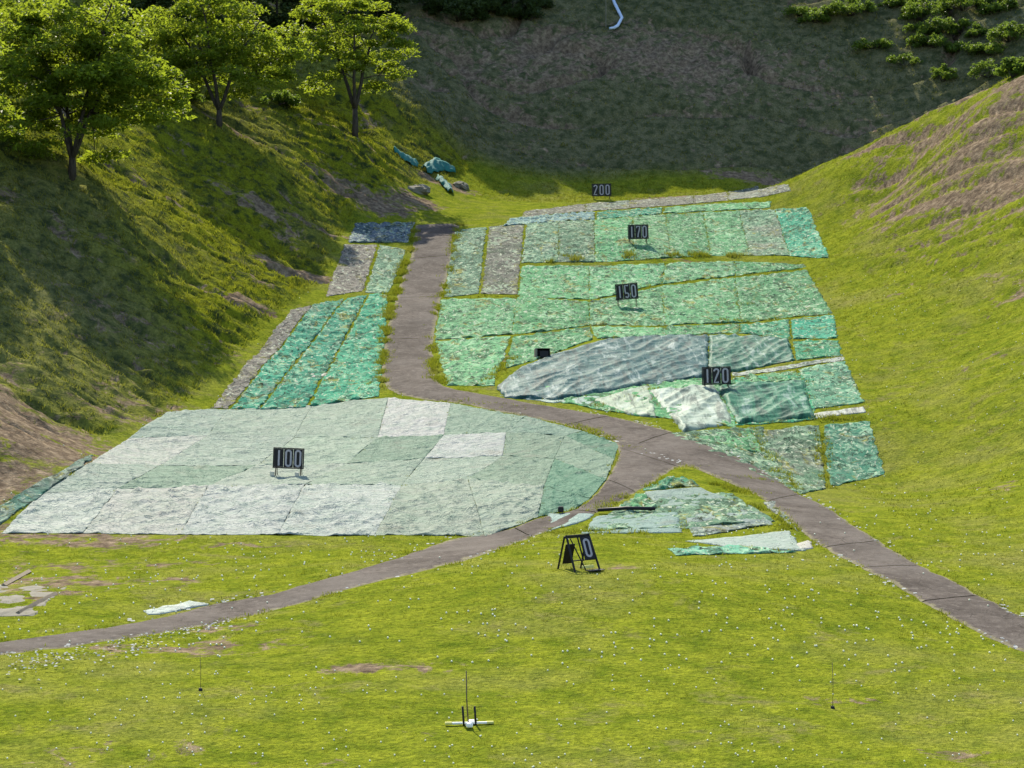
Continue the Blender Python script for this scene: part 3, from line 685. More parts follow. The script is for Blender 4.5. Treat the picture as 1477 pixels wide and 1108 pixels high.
def frame_sign():
    b = at(834, 822); k = b.y/F
    t = tag(empty('distance_sign', b, .55, 0, -.03), "black folding sign with one 0 left and an open slot on the lawn crest", 'sign', 'black distance signs of the driving range')
    H = 51*k; Wt, Wb = 38*k, 40*k; lean = .95
    def fp(x, z): return (x, -lean*.5+lean*(z/H)*.5, z)
    def bar(pts, r): 
        return MB().tube(pts, r, 4)
    for s in (-1, 1):
        bar([fp(s*Wb/2+(.0 if s < 0 else .06), -.02), fp(s*Wt/2, H)], .035).build('front_leg', M_BLACK, t)
        MB().tube([(s*Wt/2-.05, .02, H-.03), (s*Wb/2-.06, .42, -.02)], .032, 4).build('rear_leg', M_BLACK, t)
    f = MB(); f.box((0, -.0, H-.05), (Wt+.06, .05, .10), bevel=.01); f.box((.0, -lean*.35, H*.30), (Wt, .03, .035)); f.tube([fp(-.02, H*.28), fp(-.02, H*.95)], .025, 4); f.build('frame', M_BLACK, t)
    ang = math.atan2(lean*.5, H)
    from mathutils import Matrix
    rot = Matrix.Rotation(-ang, 3, 'X')
    cx = Wt*.26; zc = H*.62
    pl = MB(); pl.box((0, 0, 0), (Wt*.46, .02, H*.66), bevel=.005); po = pl.build('digit_plate', M_BLACK, t)
    po.location = (cx, -lean*.5+lean*.5*(zc/H)-.045, zc); po.rotation_euler = (-ang, 0, 0)
    MB().ribbon(stadium(0, 0, Wt*.22, H*.5), Wt*.085, -.02, -.009).build('digit', M_DIGIT, po)
    dp = MB(); dp.box((0, 0, 0), (Wt*.42, .02, H*.6), bevel=.005); d2 = dp.build('rear_panel', M_BLACK, t)
    d2.location = (-Wt*.22, .24, H*.45); d2.rotation_euler = (.34, 0, 0)
    MB().tube([fp(-Wt*.36, H*.9), fp(-.02, .02)], .02, 4).build('cross_brace', M_BLACK, t)
    MB().box((.1, -.40, .12), (.42, .05, .09), bevel=.01).build('foot_rail', M_YELLOW, t)
    MB().box((.22, -.62, .02), (.55, .30, .03), bevel=.01).build('shadow_plate', M_BLACK, t)  # thin black plate standing in for the shadow at the sign's lower right
frame_sign()
# black box in the mats
b = at(783, 516); t = tag(empty('utility_box', b, .1, -.1), "small open black box with a pale left side among the green mats", 'box')
m = MB(); m.box((0, .3, .25), (.78, .04, .6), bevel=.01); m.box((.37, .02, .22), (.04, .6, .5), bevel=.01); m.box((0, .02, .5), (.78, .6, .04), bevel=.01); m.box((0, .02, .0), (.78, .6, .04), bevel=.01); m.build('casing', M_BLACK, t)
MB().box((-.42, -.02, .24), (.12, .62, .56), bevel=.02).build('side_panel', M_STONE, t)
MB().box((.05, -.24, .2), (.5, .03, .34), bevel=.01).build('front_lid', M_BLACK, t)
# black tube and block in the triangle
a, c = at(862, 741), at(945, 739)
tag(MB().tube([a+Vector((0, 0, .14)), (a+c)/2+Vector((0, 0, .19)), c+Vector((0, 0, .14))], .07, 8).build('drain_tube', M_BLACK, None, True), "black tube lying across the triangle between the paths", 'tube')
a = at(809, 741); tag(MB().box((a.x, a.y, a.z+.17), (.22, .2, .22), bevel=.03).build('small_block', M_BLACK), "small black block on the pale sheet beside the lower path", 'block')
# white folded sheet by the lower path
def loose(name, q, col, amp, label, cat='sheet', mat=None, grp=None):
    p = Patch(q, 4)
    MATS_tmp = (q, col, .1, amp, label, mat or M_TARP, 'crumpled_sheet')
    build_mat(200+len(COL.objects) % 50, MATS_tmp, p)
loose('s', ((205,880),(275,866),(305,871),(212,885)), (.34,.39,.33), .10, "small white folded sheet on the grass above the lower path")
loose('s', ((1146,786),(1166,780),(1172,790),(1152,795)), (.38,.37,.32), .1, "small white scrap of sheet at the path edge by the triangle")
loose('s', ((448,541),(474,540),(472,545),(446,546)), (.38,.37,.32), .1, "tiny white scrap lying on the teal strips")
# old concrete slab and timber on the left
c = at(36, 862); sb = []
tag(MB().box((c.x-.6, c.y, c.z-.10), (3.0, 5.0, .2), bevel=.06).build('concrete_slab', M_STONE), "broken grey concrete slab sunk in the left lawn", 'slab')
o = bpy.data.objects['concrete_slab']
me = o.data; bmx = __import__('bmesh').new(); bmx.from_mesh(me); __import__('bmesh').ops.subdivide_edges(bmx, edges=bmx.edges[:], cuts=14, use_grid_fill=True)
for vv in bmx.verts:
    x_, y_ = vv.co.x, vv.co.y; vv.co.z = vv.co.z-c.z+float(gz(x_, y_))+.10*float(fbm(x_*.9, y_*.9, 3, 5))
    vv.co.x += .22*float(fbm(x_*.7, y_*.7, 3, 8)); vv.co.y += .5*float(fbm(x_*.6, y_*.6, 3, 9))
bmx.to_mesh(me); bmx.free()
a, bb = at(5, 846), at(42, 826)
tag(MB().tube([a+Vector((0, 0, .02)), bb+Vector((0, 0, .03))], .09, 4).build('timber_beam', M_WOOD), "weathered timber lying behind the concrete slab", 'timber')
a, bb = at(26, 886), at(80, 858)
tag(MB().tube([a+Vector((0, 0, .02)), (a+bb)/2+Vector((0, 0, .04)), bb+Vector((0, 0, .02))], .09, 4).build('timber_beam', M_WOOD), "dark timber along the front edge of the concrete slab", 'timber')

# ------------------------------------------------------------------ pins on the lawn
b = at(677, 1046); k = b.y/F
t = tag(empty('target_stand', b, .12), "target stand with a white cross bar, tall rod and two black pegs", 'target')
MB().box((0, 0, .05), (69*k, .07, .05), bevel=.01).build('cross_bar', M_WHITE, t)
for x in (-34*k, 34*k): MB().box((x-.06*np.sign(x), 0, .053), (.16, .078, .058), bevel=.01).build('bar_end', M_YELLOW, t)
for x, y in ((-.03, -.28), (.07, .12)): MB().box((x, y, .05), (.15, .2, .1), bevel=.03).build('foot_block', M_WHITE, t)
MB().tube([(-.02, .02, 0), (-.06, .03, .6), (-.07, .03, 78*k)], [.017, .014, .012], 6).build('rod', M_STEEL, t, True)
for x in (-.13, .15): MB().tube([(x, -.02, 0), (x-.03, -.02, .44)], .026, 6).build('peg', M_BLACK, t, True)
for (px, py, h, lab) in ((289, 996, 52, "thin dark pin standing at the left of the lower lawn"), (1201, 1022, 66, "thin dark pin standing at the right of the lower lawn")):
    b = at(px, py); k = b.y/F
    t = tag(empty('marker_pin', b), lab, 'pin', 'thin marker pins on the lawn')
    MB().tube([(0, 0, 0), (.01, 0, h*k*.5), (-.01, 0, h*k)], .0065, 6).build('rod', M_STEEL, t, True)
    MB().tube([(0, 0, 0), (0, 0, .06)], [.06, .04], 8).build('base', M_BLACK, t)

# ------------------------------------------------------------------ pipe and pole on the hill, torn netting on the bank
pp = [at(880, -10), at(886, 8), at(891, 18), at(897, 30), at(891, 41), at(885, 45)]
t = tag(mesh_obj('water_pipe', *(lambda m: (m.v, m.f))(MB().tube([p+Vector((0, -.1, .28)) for p in pp], [.17, .17, .17, .16, .16, .15], 8)), M_PIPE), "pale blue pipe hanging down the dark hillside", 'pipe')
e = pp[-1]; MB().tube([e+Vector((-.45, -.2, .22)), e+Vector((.1, -.2, .32))], .13, 8).build('end_piece', M_PIPE, t, True)
p = at(874, 40); tag(MB().tube([p, p+Vector((0, 0, 5))], .04, 6).build('thin_pole', M_STONE), "thin grey pole left of the blue pipe on the hillside", 'pole')
def crumple(name, pix, w, label, seed, amp=.22):
    A = [at(*q) for q in pix]; n = 26; m = 12; Vv = []; Ff = []
    C = np.array([[a.x, a.y] for a in A]); s = np.r_[0, np.cumsum(np.linalg.norm(np.diff(C, axis=0), axis=1))]
    for i in range(n+1):
        ss = s[-1]*i/n; x, y = np.interp(ss, s, C[:, 0]), np.interp(ss, s, C[:, 1])
        j0 = min(np.searchsorted(s, ss, side='right')-1, len(C)-2); d = C[j0+1]-C[j0]; d /= np.linalg.norm(d); q = np.array([-d[1], d[0]])
        ww = w*(.5+.5*math.sin(math.pi*(i+.6)/(n+1.2)))*(1+.5*float(pn(i*.35, 0, seed)))
        for j in range(m+1):
            v = (j/m-.5)*ww
            X, Y = x+q[0]*v, y+q[1]*v
            z = float(gz(X, Y))+.10+amp*abs(float(pn(i*.22, j*.3, seed)))*1.6+amp*.25*float(pn(i*.5, j*.5, seed+2))+.3*math.sin(math.pi*j/m)
            Vv.append((X, Y, z))
    for i in range(n):
        for j in range(m): Ff.append((i*(m+1)+j, i*(m+1)+j+1, (i+1)*(m+1)+j+1, (i+1)*(m+1)+j))
    o = mesh_obj(name, Vv, Ff, M_TEALTARP)
    so = o.modifiers.new('thickness', 'SOLIDIFY'); so.thickness = .03
    return tag(o, label, 'netting', 'torn teal netting on the bank')
crumple('torn_netting', [(568,220),(585,232),(600,238)], 1.0, "upper piece of torn teal netting on the bank below the trees", 3)
crumple('torn_netting', [(612,248),(635,240),(656,250)], 1.1, "middle piece of torn teal netting arching over the earth bank", 5, .3)
crumple('torn_netting', [(632,262),(645,272),(650,280)], .8, "lowest dark blue green piece of torn netting", 8, .25)
def rock(name, px, py, sx, sy, sz, label, seed):
    c = at(px, py); n, m = 14, 9; Vv = []; Ff = []
    for i in range(m+1):
        th = math.pi*i/m
        for j in range(n):
            ph = 2*math.pi*j/n; d = np.array([math.sin(th)*math.cos(ph), math.sin(th)*math.sin(ph), math.cos(th)])
            r = 1+.55*float(pn(d[0]*1.7+d[2], d[1]*1.7+d[2]*.6, seed))+.25*float(pn(d[0]*4, d[1]*4+d[2]*3, seed+1))
            Vv.append((c.x+d[0]*sx*r, c.y+d[1]*sy*r, c.z+d[2]*sz*r))
    for i in range(m):
        for j in range(n): Ff.append((i*n+j, (i+1)*n+j, (i+1)*n+(j+1) % n, i*n+(j+1) % n))
    return tag(mesh_obj(name, Vv, Ff, M_STONE, smooth=False), label, 'rock', 'rocks in the earth bank by the netting')
rock('rock', 602, 276, 1.1, .8, .55, "grey rock below the torn netting, left one", 3)
rock('rock', 664, 270, .8, .7, .5, "grey rock at the right of the torn netting", 6)

# ------------------------------------------------------------------ trees
def leaf_mesh(name, centers, radii, n_per, size, flat, parent, mat, seed):
    r = np.random.default_rng(seed); Cc = np.repeat(np.array(centers), n_per, 0); Rr = np.repeat(np.array(radii), n_per)
    n = len(Cc); d = r.normal(size=(n, 3)); d /= np.linalg.norm(d, axis=1)[:, None]
    d *= (r.random(n)**.45)[:, None]*Rr[:, None]; d[:, 2] *= flat
    d[:, 2] -= .22*(d[:, 0]**2+d[:, 1]**2)/np.maximum(Rr, .1)
    P = Cc+d
    nrm = r.normal(size=(n, 3))*.55; nrm[:, 2] += 1.0; nrm /= np.linalg.norm(nrm, axis=1)[:, None]
    a = np.cross(nrm, r.normal(size=(n, 3))); a /= np.linalg.norm(a, axis=1)[:, None]; b = np.cross(nrm, a)
    s = size*r.uniform(.6, 1.35, n)[:, None]
    q0, q1, q2, q3 = P-a*s, P-b*s*.5+nrm*s*.12, P+a*s-nrm*s*.2, P+b*s*.5+nrm*s*.12
    V = np.stack([q0, q1, q2, q3], 1).reshape(-1, 3); Fq = np.arange(n*4).reshape(n, 4)
    return mesh_obj(name, V, Fq, mat, parent, False, attrs={'var': np.repeat(r.random(n), 4)})
def make_tree(name, base, crown, seed, stems, label, group, pads_n=120, leaf=.18, n_per=135, mat=None, flat=.34, bare=0):
    """crown: offset x, y, centre height, radii x, y, z"""
    fork = {3: 1.0, 12: .8, 7: 1.1, 9: 2.3}.get(seed, .8)
    r = random.Random(seed); t = tag(empty(name, base), label, 'tree', group); m = MB()
    ox, oy, cz, rx, ry, rz = crown; nodes = []
    for s_ in range(stems):
        az = 2*math.pi*(s_+r.random()*.6)/stems; tx, ty = ox+math.cos(az)*rx*.5, oy+math.sin(az)*ry*.5; tz = cz+rz*r.uniform(.3, .7)
        pts = []; bx_, by_ = math.cos(az)*.06, math.sin(az)*.06; n = 9
        for i in range(n+1):
            f = i/n; e = f**.8
            pts.append(Vector((bx_+(tx-bx_)*e*(.55+.45*f)+r.uniform(-.12, .12)*f*3*.6, by_+(ty-by_)*e*(.55+.45*f)+r.uniform(-.12, .12)*f*2, fork+(tz-fork)*f)))
        rr = .055*(cz+rz)/stems**.5*.42
        m.tube(pts, [rr*(1-.8*i/n)+.015 for i in range(n+1)], 7); nodes += [(p, rr*(1-.8*i/n)+.015) for i, p in enumerate(pts) if i >= 3]
    rb_ = .055*(cz+rz)*.36
    m.tube([(0, 0, -.5), (.02, 0, fork*.5), (0, .02, fork+.25)], [rb_*1.25, rb_, rb_*.8], 9)
    P = []; Rr = []
    lobes = [(r.uniform(-1, 1), r.uniform(-1, 1), r.uniform(-.95, .9), r.uniform(.40, .62)) for _ in range(15)]
    while len(P) < pads_n:
        x, y, z = r.uniform(-1, 1), r.uniform(-1, 1), r.uniform(-1, 1); q = x*x+y*y+z*z
        if q > 1: continue
        if z < -.55 and x*x+y*y < .15: continue
        if r.random() > .25 and min((x-l[0])**2+(y-l[1])**2+((z-l[2])*1.6)**2-l[3]**2 for l in lobes) > 0: continue
        P.append(Vector((ox+x*rx, oy+y*ry, cz+z*rz-.10*rz*(x*x+y*y)))); Rr.append(r.uniform(.65, 1.35)*(.8+.06*rx))
    for p in P:
        c, rad = nodes[min(range(len(nodes)), key=lambda k: (nodes[k][0]-p).length+max(0, nodes[k][0].z-p.z+.5)*.8)]
        mid = (c+p)/2+Vector((r.uniform(-.3, .3), r.uniform(-.3, .3), r.uniform(0, .5)))
        w_ = min(rad*.6, .055); m.tube([c, mid, p, p+(p-mid)*.35], [w_, w_*.7, w_*.4, .008], 5)
        nodes.append((mid, w_*.8))
    for _ in range(bare):
        c = nodes[r.randrange(len(nodes))][0]; q = c+Vector((r.uniform(1, 2.2), r.uniform(-.5, .5), r.uniform(.3, 1.2))); m.tube([c, (c+q)/2+Vector((0, 0, .15)), q], [.03, .02, .008], 4)
    m.build('trunk', M_BARK, t, True)
    leaf_mesh('crown', [tuple(p) for p in P], Rr, n_per, leaf, flat, t, mat or M_LEAF, seed)
    return t
GT = 'trees along the left bank'
make_tree('broadleaf_tree', at(104, 250), (.6, 0, 6.3, 6.3, 5.2, 5.8), 3, 4, "big bright leaved tree with several stems at the left edge of the bank", GT, 210)
make_tree('broadleaf_tree', at(-12, 190), (-.3, 0, 6.2, 5.2, 5, 5.2), 12, 3, "dark leaved tree cut off by the left edge of the picture", GT, 110)
make_tree('broadleaf_tree', at(316, 178), (-.3, 0, 6.7, 7.2, 5.2, 4.7), 7, 3, "middle tree with three dark stems on the grassy shelf", GT, 180)
make_tree('broadleaf_tree', at(512, 196), (-.6, 0, 8.0, 5.7, 4.6, 4.6), 9, 3, "slender bright tree at the right end of the grassy shelf", GT, 92, bare=4)
make_tree('broadleaf_tree', at(-95, 300), (-.3, 0, 7.0, 5.2, 5, 5.6), 15, 4, "tree standing just beyond the left edge of the picture", GT, 110)

# ------------------------------------------------------------------ woods on the crest above the hill
def ridge_tree(seed):
    r = random.Random(seed); H = 15
    t = empty('woodland_tree', (0, 0, 0)); m = MB()
    m.tube([(0, 0, -1), (.1, 0, 5), (.2, .1, 12)], [.3, .22, .08], 7)
    pads = []; rads = []
    for k in range(70):
        z = r.uniform(2.5, H); w = 4.2*math.sin(math.pi*min(1, (z-1)/(H-.2))**.75)+.5; a = r.random()*6.28; q = w*r.random()**.5
        pads.append((math.cos(a)*q, math.sin(a)*q, z)); rads.append(r.uniform(1.0, 1.7))
        if k % 4 == 0: m.tube([(.1, 0, z*.8), (math.cos(a)*q*.9, math.sin(a)*q*.9, z)], [.08, .03], 4)
    m.build('trunk', M_BARK, t, True)
    leaf_mesh('crown', pads, rads, 85, .36, .6, t, M_LEAFD, seed)
    return t
def dup(o, loc, s, rz):
    c = o.copy(); COL.objects.link(c); c.location = loc; c.scale = (s, s, s); c.rotation_euler = (0, 0, rz)
    for ch in list(o.children):
        d = ch.copy(); COL.objects.link(d); d.parent = c
    return c
protos = [ridge_tree(70), ridge_tree(71)]
first = [True, True]
WOOD = []
for k, x in enumerate(np.arange(-24, 22, 4.4)):
    WOOD.append((x+random.uniform(-1, 1), 221+random.uniform(-1, 2), random.uniform(.95, 1.2)))
    WOOD.append((x+2+random.uniform(-1, 1), 228+random.uniform(-1, 2), random.uniform(1.0, 1.25)))
WOOD = [(x, y, s*.62) for x, y, s in WOOD]
for px, py, s in ((170,80,.6),(235,75,.55),(290,70,.62),(345,68,.55),(400,66,.6),(450,62,.55),(500,52,.5),(560,40,.5)):
    q = cast(px, py, Z); WOOD.append((q[0], q[1], s))
for x, y in ((-64,186),(-58,190),(-53,194),(-48,197),(-43,201),(-38,204),(-33,208),(-28,213),(-60,198),(-51,204),(-42,210),(-34,217)): WOOD.append((x+random.uniform(-1, 1), y+random.uniform(-1, 1), random.uniform(.75, .95)))
for k, (x, y, s) in enumerate(WOOD):
    pr = protos[k % 2]; loc = (x, y, float(gz(x, y))); rz = random.random()*6.28
    if first[k % 2]:
        o = pr; o.location = loc; o.scale = (s, s, s); o.rotation_euler = (0, 0, rz); first[k % 2] = False
    else: o = dup(pr, loc, s, rz)
    low_ = k >= 22 and s < .7
    tag(o, "low dark woodland tree behind the bright trees on the left" if low_ else "tall dark woodland tree on the crest above the hillside", 'tree', 'woodland edge behind the left trees' if low_ else 'woodland on the crest of the hill')
# bushes
def bush(px, py, r_, h, label, mat, seed, n=26, leaf=.16):
    r = random.Random(seed); b = at(px, py)
    t = tag(empty('leafy_bush', b), label, 'bush', 'bushes on the slopes'); m = MB(); pads = []; rads = []
    for k in range(n):
        a = r.random()*6.28; q = r_*r.random()**.6; z = h*(.25+.75*r.random())*(1-.5*(q/r_)**2)
        pads.append((math.cos(a)*q, math.sin(a)*q, z)); rads.append(r.uniform(.3, .6)*min(1.2, r_*.5+.3))
        if k % 2 == 0: m.tube([(math.cos(a)*.1, math.sin(a)*.1, -.1), (math.cos(a)*q*.8, math.sin(a)*q*.8, z*.9)], [.035, .012], 4)
    m.build('stem', M_BARK, t, True); leaf_mesh('foliage', pads, rads, 70, leaf, .7, t, mat, seed)
bush(1462, 112, 1.1, 1.5, "leafy bush on the grassy crest at the right edge", M_SHRUB, 4)
bush(1225, 22, 2.6, 1.8, "bright green bush high on the hillside right of the pipe", M_SHRUB, 5, 40)
bush(1175, 32, 1.6, 1.0, "low green bush left of the bright one high on the hillside", M_SHRUB, 6)
bush(1330, 30, 2.4, 2.2, "tall yellowish bush on the upper hill toward the right", M_SHRUB, 7, 40)
bush(1390, 15, 2.8, 2.4, "wide bush near the top right of the hill", M_SHRUB, 8, 40)
bush(1455, 60, 2.6, 2.0, "bush behind the grassy crest in the top right corner", M_SHRUB, 9, 40)
rb = random.Random(99)
for k in range(26):
    bx_, by_ = rb.choice([(rb.uniform(1150, 1477), rb.uniform(-5, 70)), (rb.uniform(1250, 1440), rb.uniform(40, 120))])
    bush(bx_, by_, rb.uniform(.8, 2.2), rb.uniform(.6, 1.7), "leafy shrub in the growth on the upper right hillside", M_SHRUB, 200+k, 22, .14)
for k in range(16):
    bush(rb.uniform(590, 800), rb.uniform(-8, 32), rb.uniform(1.2, 2.6), rb.uniform(.8, 2.0), "dark shrub in the undergrowth along the top of the hill", M_LEAFD, 300+k, 22, .16)
bush(270, 150, 1.8, 1.3, "low bush on the grassy shelf between the left trees", M_SHRUB, 10)
bush(400, 150, 1.6, 1.0, "low bush on the shelf between the two right trees", M_SHRUB, 11)
bush(660, 30, 3.0, 2.6, "dark bush at the top of the hill left of centre", M_LEAFD, 12, 40)
bush(740, 15, 2.6, 2.4, "dark bush at the top of the hill near the centre", M_LEAFD, 13, 40)

# ------------------------------------------------------------------ grass
cov = covered > 0
def is_cov(x, y):
    i = np.clip(np.searchsorted(GXs, x), 1, nx-1); j = np.clip(np.searchsorted(GYs, y), 1, ny-1)
    i = np.where(x-GXs[i-1] < GXs[i]-x, i-1, i); j = np.where(y-GYs[j-1] < GYs[j]-y, j-1, j)
    return cov[j, i]
GXY, GH, GW = [], [], []
def scatter(x0, x1, y0, y1, dens, h, w, cond=None, soilmax=.42):
    n = int((x1-x0)*(y1-y0)*dens); x = rng.uniform(x0, x1, n); y = rng.uniform(y0, y1, n)
    k = (np.abs(x) < .2465*y*1.08+2) & ~is_cov(x, y)
    k &= look(soil, x, y)+.25*pn(x*.9, y*.9, 3) < soilmax
    if cond is not None: k &= cond(x, y)
    x, y = x[k], y[k]; hh = h*rng.uniform(.5, 1.4, len(x))*(1+.5*pn(x*.5, y*.5, 12))
    GXY.append(np.stack([x, y], -1)); GH.append(hh); GW.append(np.full(len(x), w))
scatter(-16, 16, 43, 58, 42, .05, .020)
scatter(-24, 24, 58, 80, 22, .065, .028)
scatter(-22, 40, 80, 125, 9, .09, .045, lambda x, y: look(right_bank, x, y)+(x > 15) > 0)
scatter(10, 42, 125, 190, 8, .11, .06)
scatter(-42, 0, 78, 125, 13, .17, .06, lambda x, y: look(left_bank, x, y) > .2)
scatter(-46, 4, 125, 195, 9, .22, .08, lambda x, y: look(left_bank, x, y) > .2)
scatter(-50, 56, 190, 222, 3.5, .20, .09, lambda x, y: look(back_hill, x, y) > .3)
scatter(-10, 30, 180, 194, 9, .16, .07, lambda x, y: look(back_hill, x, y) < .5)
def along(A, dens, h, w, spread):
    A = np.asarray(A); d = np.linalg.norm(np.diff(A, axis=0), axis=1); s = np.r_[0, np.cumsum(d)]
    n = int(s[-1]*dens); t = rng.uniform(0, s[-1], n)
    x = np.interp(t, s, A[:, 0])+rng.normal(0, spread, n); y = np.interp(t, s, A[:, 1])+rng.normal(0, spread*1.3, n)
    k = pn(x*.5, y*.5, 77) > -.02
    x, y = x[k], y[k]; GXY.append(np.stack([x, y], -1)); GH.append(h*rng.uniform(.5, 1.4, len(x))); GW.append(np.full(len(x), w))
for p, m in zip(patches, MATS):
    pale = m[6] == 'pale_sheet'
    along(p.outline()+[p.outline()[0]], 1 if pale else 4, .06 if pale else .12, .05, .10)
for a_, b_, dn_, hh_ in (((790,379),(1075,370),60,.32),((800,372),(1000,372),30,.25),((640,428),(750,428),14,.15),((1060,441),(1150,430),26,.2),((1040,463),(1140,462),30,.2),((850,437),(950,410),14,.15),
        ((700,555),(740,515),30,.2),((845,590),(950,560),24,.15),((1060,690),(1150,700),30,.15),((985,688),(1075,712),50,.16),((855,737),(985,690),50,.16),((1085,728),(1140,765),50,.16),((1090,622),(1155,712),30,.15),((1184,614),(1196,704),30,.15),((1180,603),(1250,606),50,.2),((790,770),(985,772),40,.14),((574,431),(637,429),60,.10),((556,491),(600,491),20,.08),((1080,712),(1120,711),40,.1),((640,575),(760,590),16,.14),((830,612),(900,640),40,.16),((560,425),(545,560),30,.2),((585,370),(556,480),40,.2)):
    along([cast(*a_), cast(*b_)], dn_, hh_, .06, .22)
for Lp, Rp in paths:
    for A in (Lp, Rp): along(A, 14, .10, .045, .16)
nm = 12*9
for A in (paths[0][0][:12*7], paths[0][1][:12*7]): along(A, 46, .20, .06, .22)
XYt = np.concatenate(GXY); Ht = np.concatenate(GH); Wt_ = np.concatenate(GW)
K = 4; n = len(XYt)*K
bx = np.repeat(XYt, K, 0)+rng.normal(0, .03, (n, 2))*(1+np.repeat(Wt_, K)[:, None]*18); hh = np.repeat(Ht, K)*rng.uniform(.6, 1.2, n); ww = np.repeat(Wt_, K)*rng.uniform(.6, 1.3, n)
ang = rng.uniform(0, 2*math.pi, n); ca, sa = np.cos(ang), np.sin(ang); bz = gz(bx[:, 0], bx[:, 1])-.015
ln = rng.uniform(.1, .9, n)*hh; la = rng.uniform(0, 2*math.pi, n)
v0 = np.stack([bx[:, 0]-ca*ww/2, bx[:, 1]-sa*ww/2, bz], -1); v1 = np.stack([bx[:, 0]+ca*ww/2, bx[:, 1]+sa*ww/2, bz], -1)
v2 = np.stack([bx[:, 0]+np.cos(la)*ln, bx[:, 1]+np.sin(la)*ln, bz+hh], -1)
Vg = np.stack([v0, v1, v2], 1).reshape(-1, 3)
at3 = lambda A: np.repeat(look(A, bx[:, 0], bx[:, 1]), 3)
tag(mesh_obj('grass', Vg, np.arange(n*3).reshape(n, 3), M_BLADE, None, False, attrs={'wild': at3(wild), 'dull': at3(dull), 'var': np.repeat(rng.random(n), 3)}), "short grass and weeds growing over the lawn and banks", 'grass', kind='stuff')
print('blades', n)

# ------------------------------------------------------------------ golf balls and scraps
def sphere(r, nu=10, nv=6):
    V = [(0, 0, r)]; Fc = []
    for i in range(1, nv):
        th = math.pi*i/nv
        for j in range(nu): V.append((r*math.sin(th)*math.cos(2*math.pi*j/nu), r*math.sin(th)*math.sin(2*math.pi*j/nu), r*math.cos(th)))
    V.append((0, 0, -r)); b = len(V)-1
    for j in range(nu): Fc.append((0, 1+j, 1+(j+1) % nu)); Fc.append((b, b-nu+(j+1) % nu, b-nu+j))
    for i in range(nv-2):
        for j in range(nu): a = 1+i*nu; Fc.append((a+j, a+nu+j, a+nu+(j+1) % nu, a+(j+1) % nu))
    return V, Fc
bs = []
while len(bs) < 1080:
    y = random.uniform(44.5, 150)**1.0; x = random.uniform(-.25, .25)*y
    dn = 1.0 if y < 62 else (.6 if y < 80 else .35)
    if random.random() > dn*(.45+1.3*float(pn(x*.2, y*.2, 15)+.9*pn(x*.7, y*.7, 16)+.25)): continue
    if float(look(left_bank, x, y)) > .3 and y > 80: continue
    if y > 80 and x < 14 and random.random() > .35: continue
    c = bool(is_cov(np.array([x]), np.array([y]))[0])
    if c and random.random() > .2: continue
    bs.append((y, x, c))
bs.sort()
SV, SF = sphere(.0215)
ball0 = None
for i, (y, x, c) in enumerate(bs[:300]):
    z = float(gz(x, y))+.016+(.07 if c else 0)
    if ball0 is None: o = ball0 = mesh_obj('golf_ball', SV, SF, M_BALL)
    else: o = ball0.copy(); COL.objects.link(o)
    o.location = (x, y, z); tag(o, "white golf ball lying in the grass of the near lawn", 'golf ball', 'golf balls on the near lawn')
SV2, SF2 = sphere(.030, 7, 5); V2, F2 = [], []
for y, x, c in bs[300:]:
    z = float(gz(x, y))+.022+(.07 if c else 0); b = len(V2)
    V2 += [(v[0]+x, v[1]+y, v[2]+z) for v in SV2]; F2 += [tuple(i+b for i in f) for f in SF2]
tag(mesh_obj('golf_balls', V2, F2, M_BALL), "countless white golf balls scattered up the slope and banks", 'golf balls', kind='stuff')
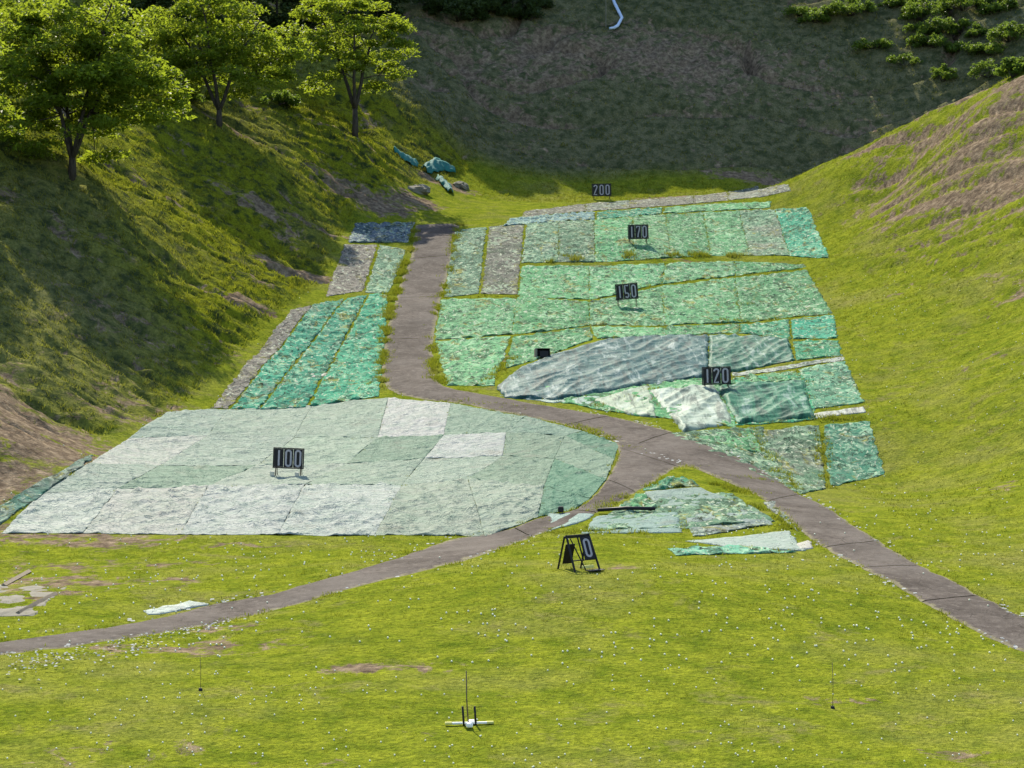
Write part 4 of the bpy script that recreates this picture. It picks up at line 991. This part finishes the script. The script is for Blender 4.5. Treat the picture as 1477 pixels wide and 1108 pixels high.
# scraps beside the lower path
V3, F3 = [], []
for k in range(430):
    u = random.random(); px = 10+u*325; py = 968-u*72+random.gauss(0, 9)
    q = cast(px, py, Z)
    if bool(is_cov(np.array([q[0]]), np.array([q[1]]))[0]): continue
    z = float(gz(*q))+.03; s = random.uniform(.02, .06); a = random.random()*3; b = len(V3)
    for (dx, dy) in ((-s, -s*.5), (s, -s*.6), (s*.8, s*.5), (-s*.9, s*.6)):
        xx, yy = dx*math.cos(a)-dy*math.sin(a), dx*math.sin(a)+dy*math.cos(a); h = random.uniform(.0, .05)
        V3 += [(q[0]+xx, q[1]+yy, z+h+.02), (q[0]+xx, q[1]+yy, z-.05)]
    F3 += [(b, b+2, b+4, b+6)]
for Lp, Rp, n_ in ((paths[0][0], paths[0][1], 420), (paths[1][0], paths[1][1], 160)):
    for k in range(n_):
        A = (Lp, Rp)[k % 2]; i = random.randrange(int(len(A)*.45), len(A)-1); t_ = random.random(); q = A[i]*(1-t_)+A[i+1]*t_
        q = q+np.array([random.gauss(0, .16), random.gauss(0, .2)]); z = float(gz(*q))+.045; s_ = random.uniform(.02, .07); b = len(V3)
        if pn(q[0]*.35, q[1]*.35, 91) < .0: continue
        V3 += [(q[0]-s_, q[1]-s_*.6, z), (q[0], q[1], z-.06), (q[0]+s_, q[1]-s_*.5, z+.01), (q[0], q[1], z-.06), (q[0]+s_*.7, q[1]+s_*.6, z+.03), (q[0], q[1], z-.06), (q[0]-s_*.8, q[1]+s_*.5, z+.03), (q[0], q[1], z-.06)]
        F3 += [(b, b+2, b+4, b+6)]
tag(mesh_obj('scraps', V3, F3, M_CHIP, None, False), "pale bleached scraps strewn along the path edges", 'scraps', kind='stuff')

# ------------------------------------------------------------------ camera, light, sky
cam = bpy.data.cameras.new('camera'); co = bpy.data.objects.new('camera', cam); COL.objects.link(co)
co.location = (0, 0, 0); co.rotation_euler = (math.radians(90), 0, 0); cam.sensor_width = 36; cam.lens = 36*F/1477; cam.clip_end = 1500; cam.clip_start = .5
scene.camera = co
EL, AZ = math.radians(47), math.radians(-17)          # sun behind the hill, a little to the left
d = Vector((math.sin(AZ)*math.cos(EL), math.cos(AZ)*math.cos(EL), math.sin(EL)))
sl = bpy.data.lights.new('sun', 'SUN'); sl.energy = 3.8; sl.angle = math.radians(.5); sl.color = (1, .91, .74)
so = bpy.data.objects.new('sun', sl); COL.objects.link(so); so.rotation_euler = d.to_track_quat('Z', 'Y').to_euler(); so.location = d*300
w = bpy.data.worlds.new('World'); scene.world = w; w.use_nodes = True; nt = w.node_tree
sky = nt.nodes.new('ShaderNodeTexSky'); sky.sky_type = 'NISHITA'; sky.sun_disc = False; sky.sun_elevation = EL; sky.sun_rotation = AZ
bg = nt.nodes['Background']; L(nt, sky.outputs[0], bg.inputs[0]); bg.inputs[1].default_value = .125
scene.view_settings.view_transform = 'Standard'; scene.view_settings.look = 'None'; scene.view_settings.exposure = 1.2; scene.view_settings.gamma = 1
scene.cycles.max_bounces = 6; scene.cycles.use_denoising = True
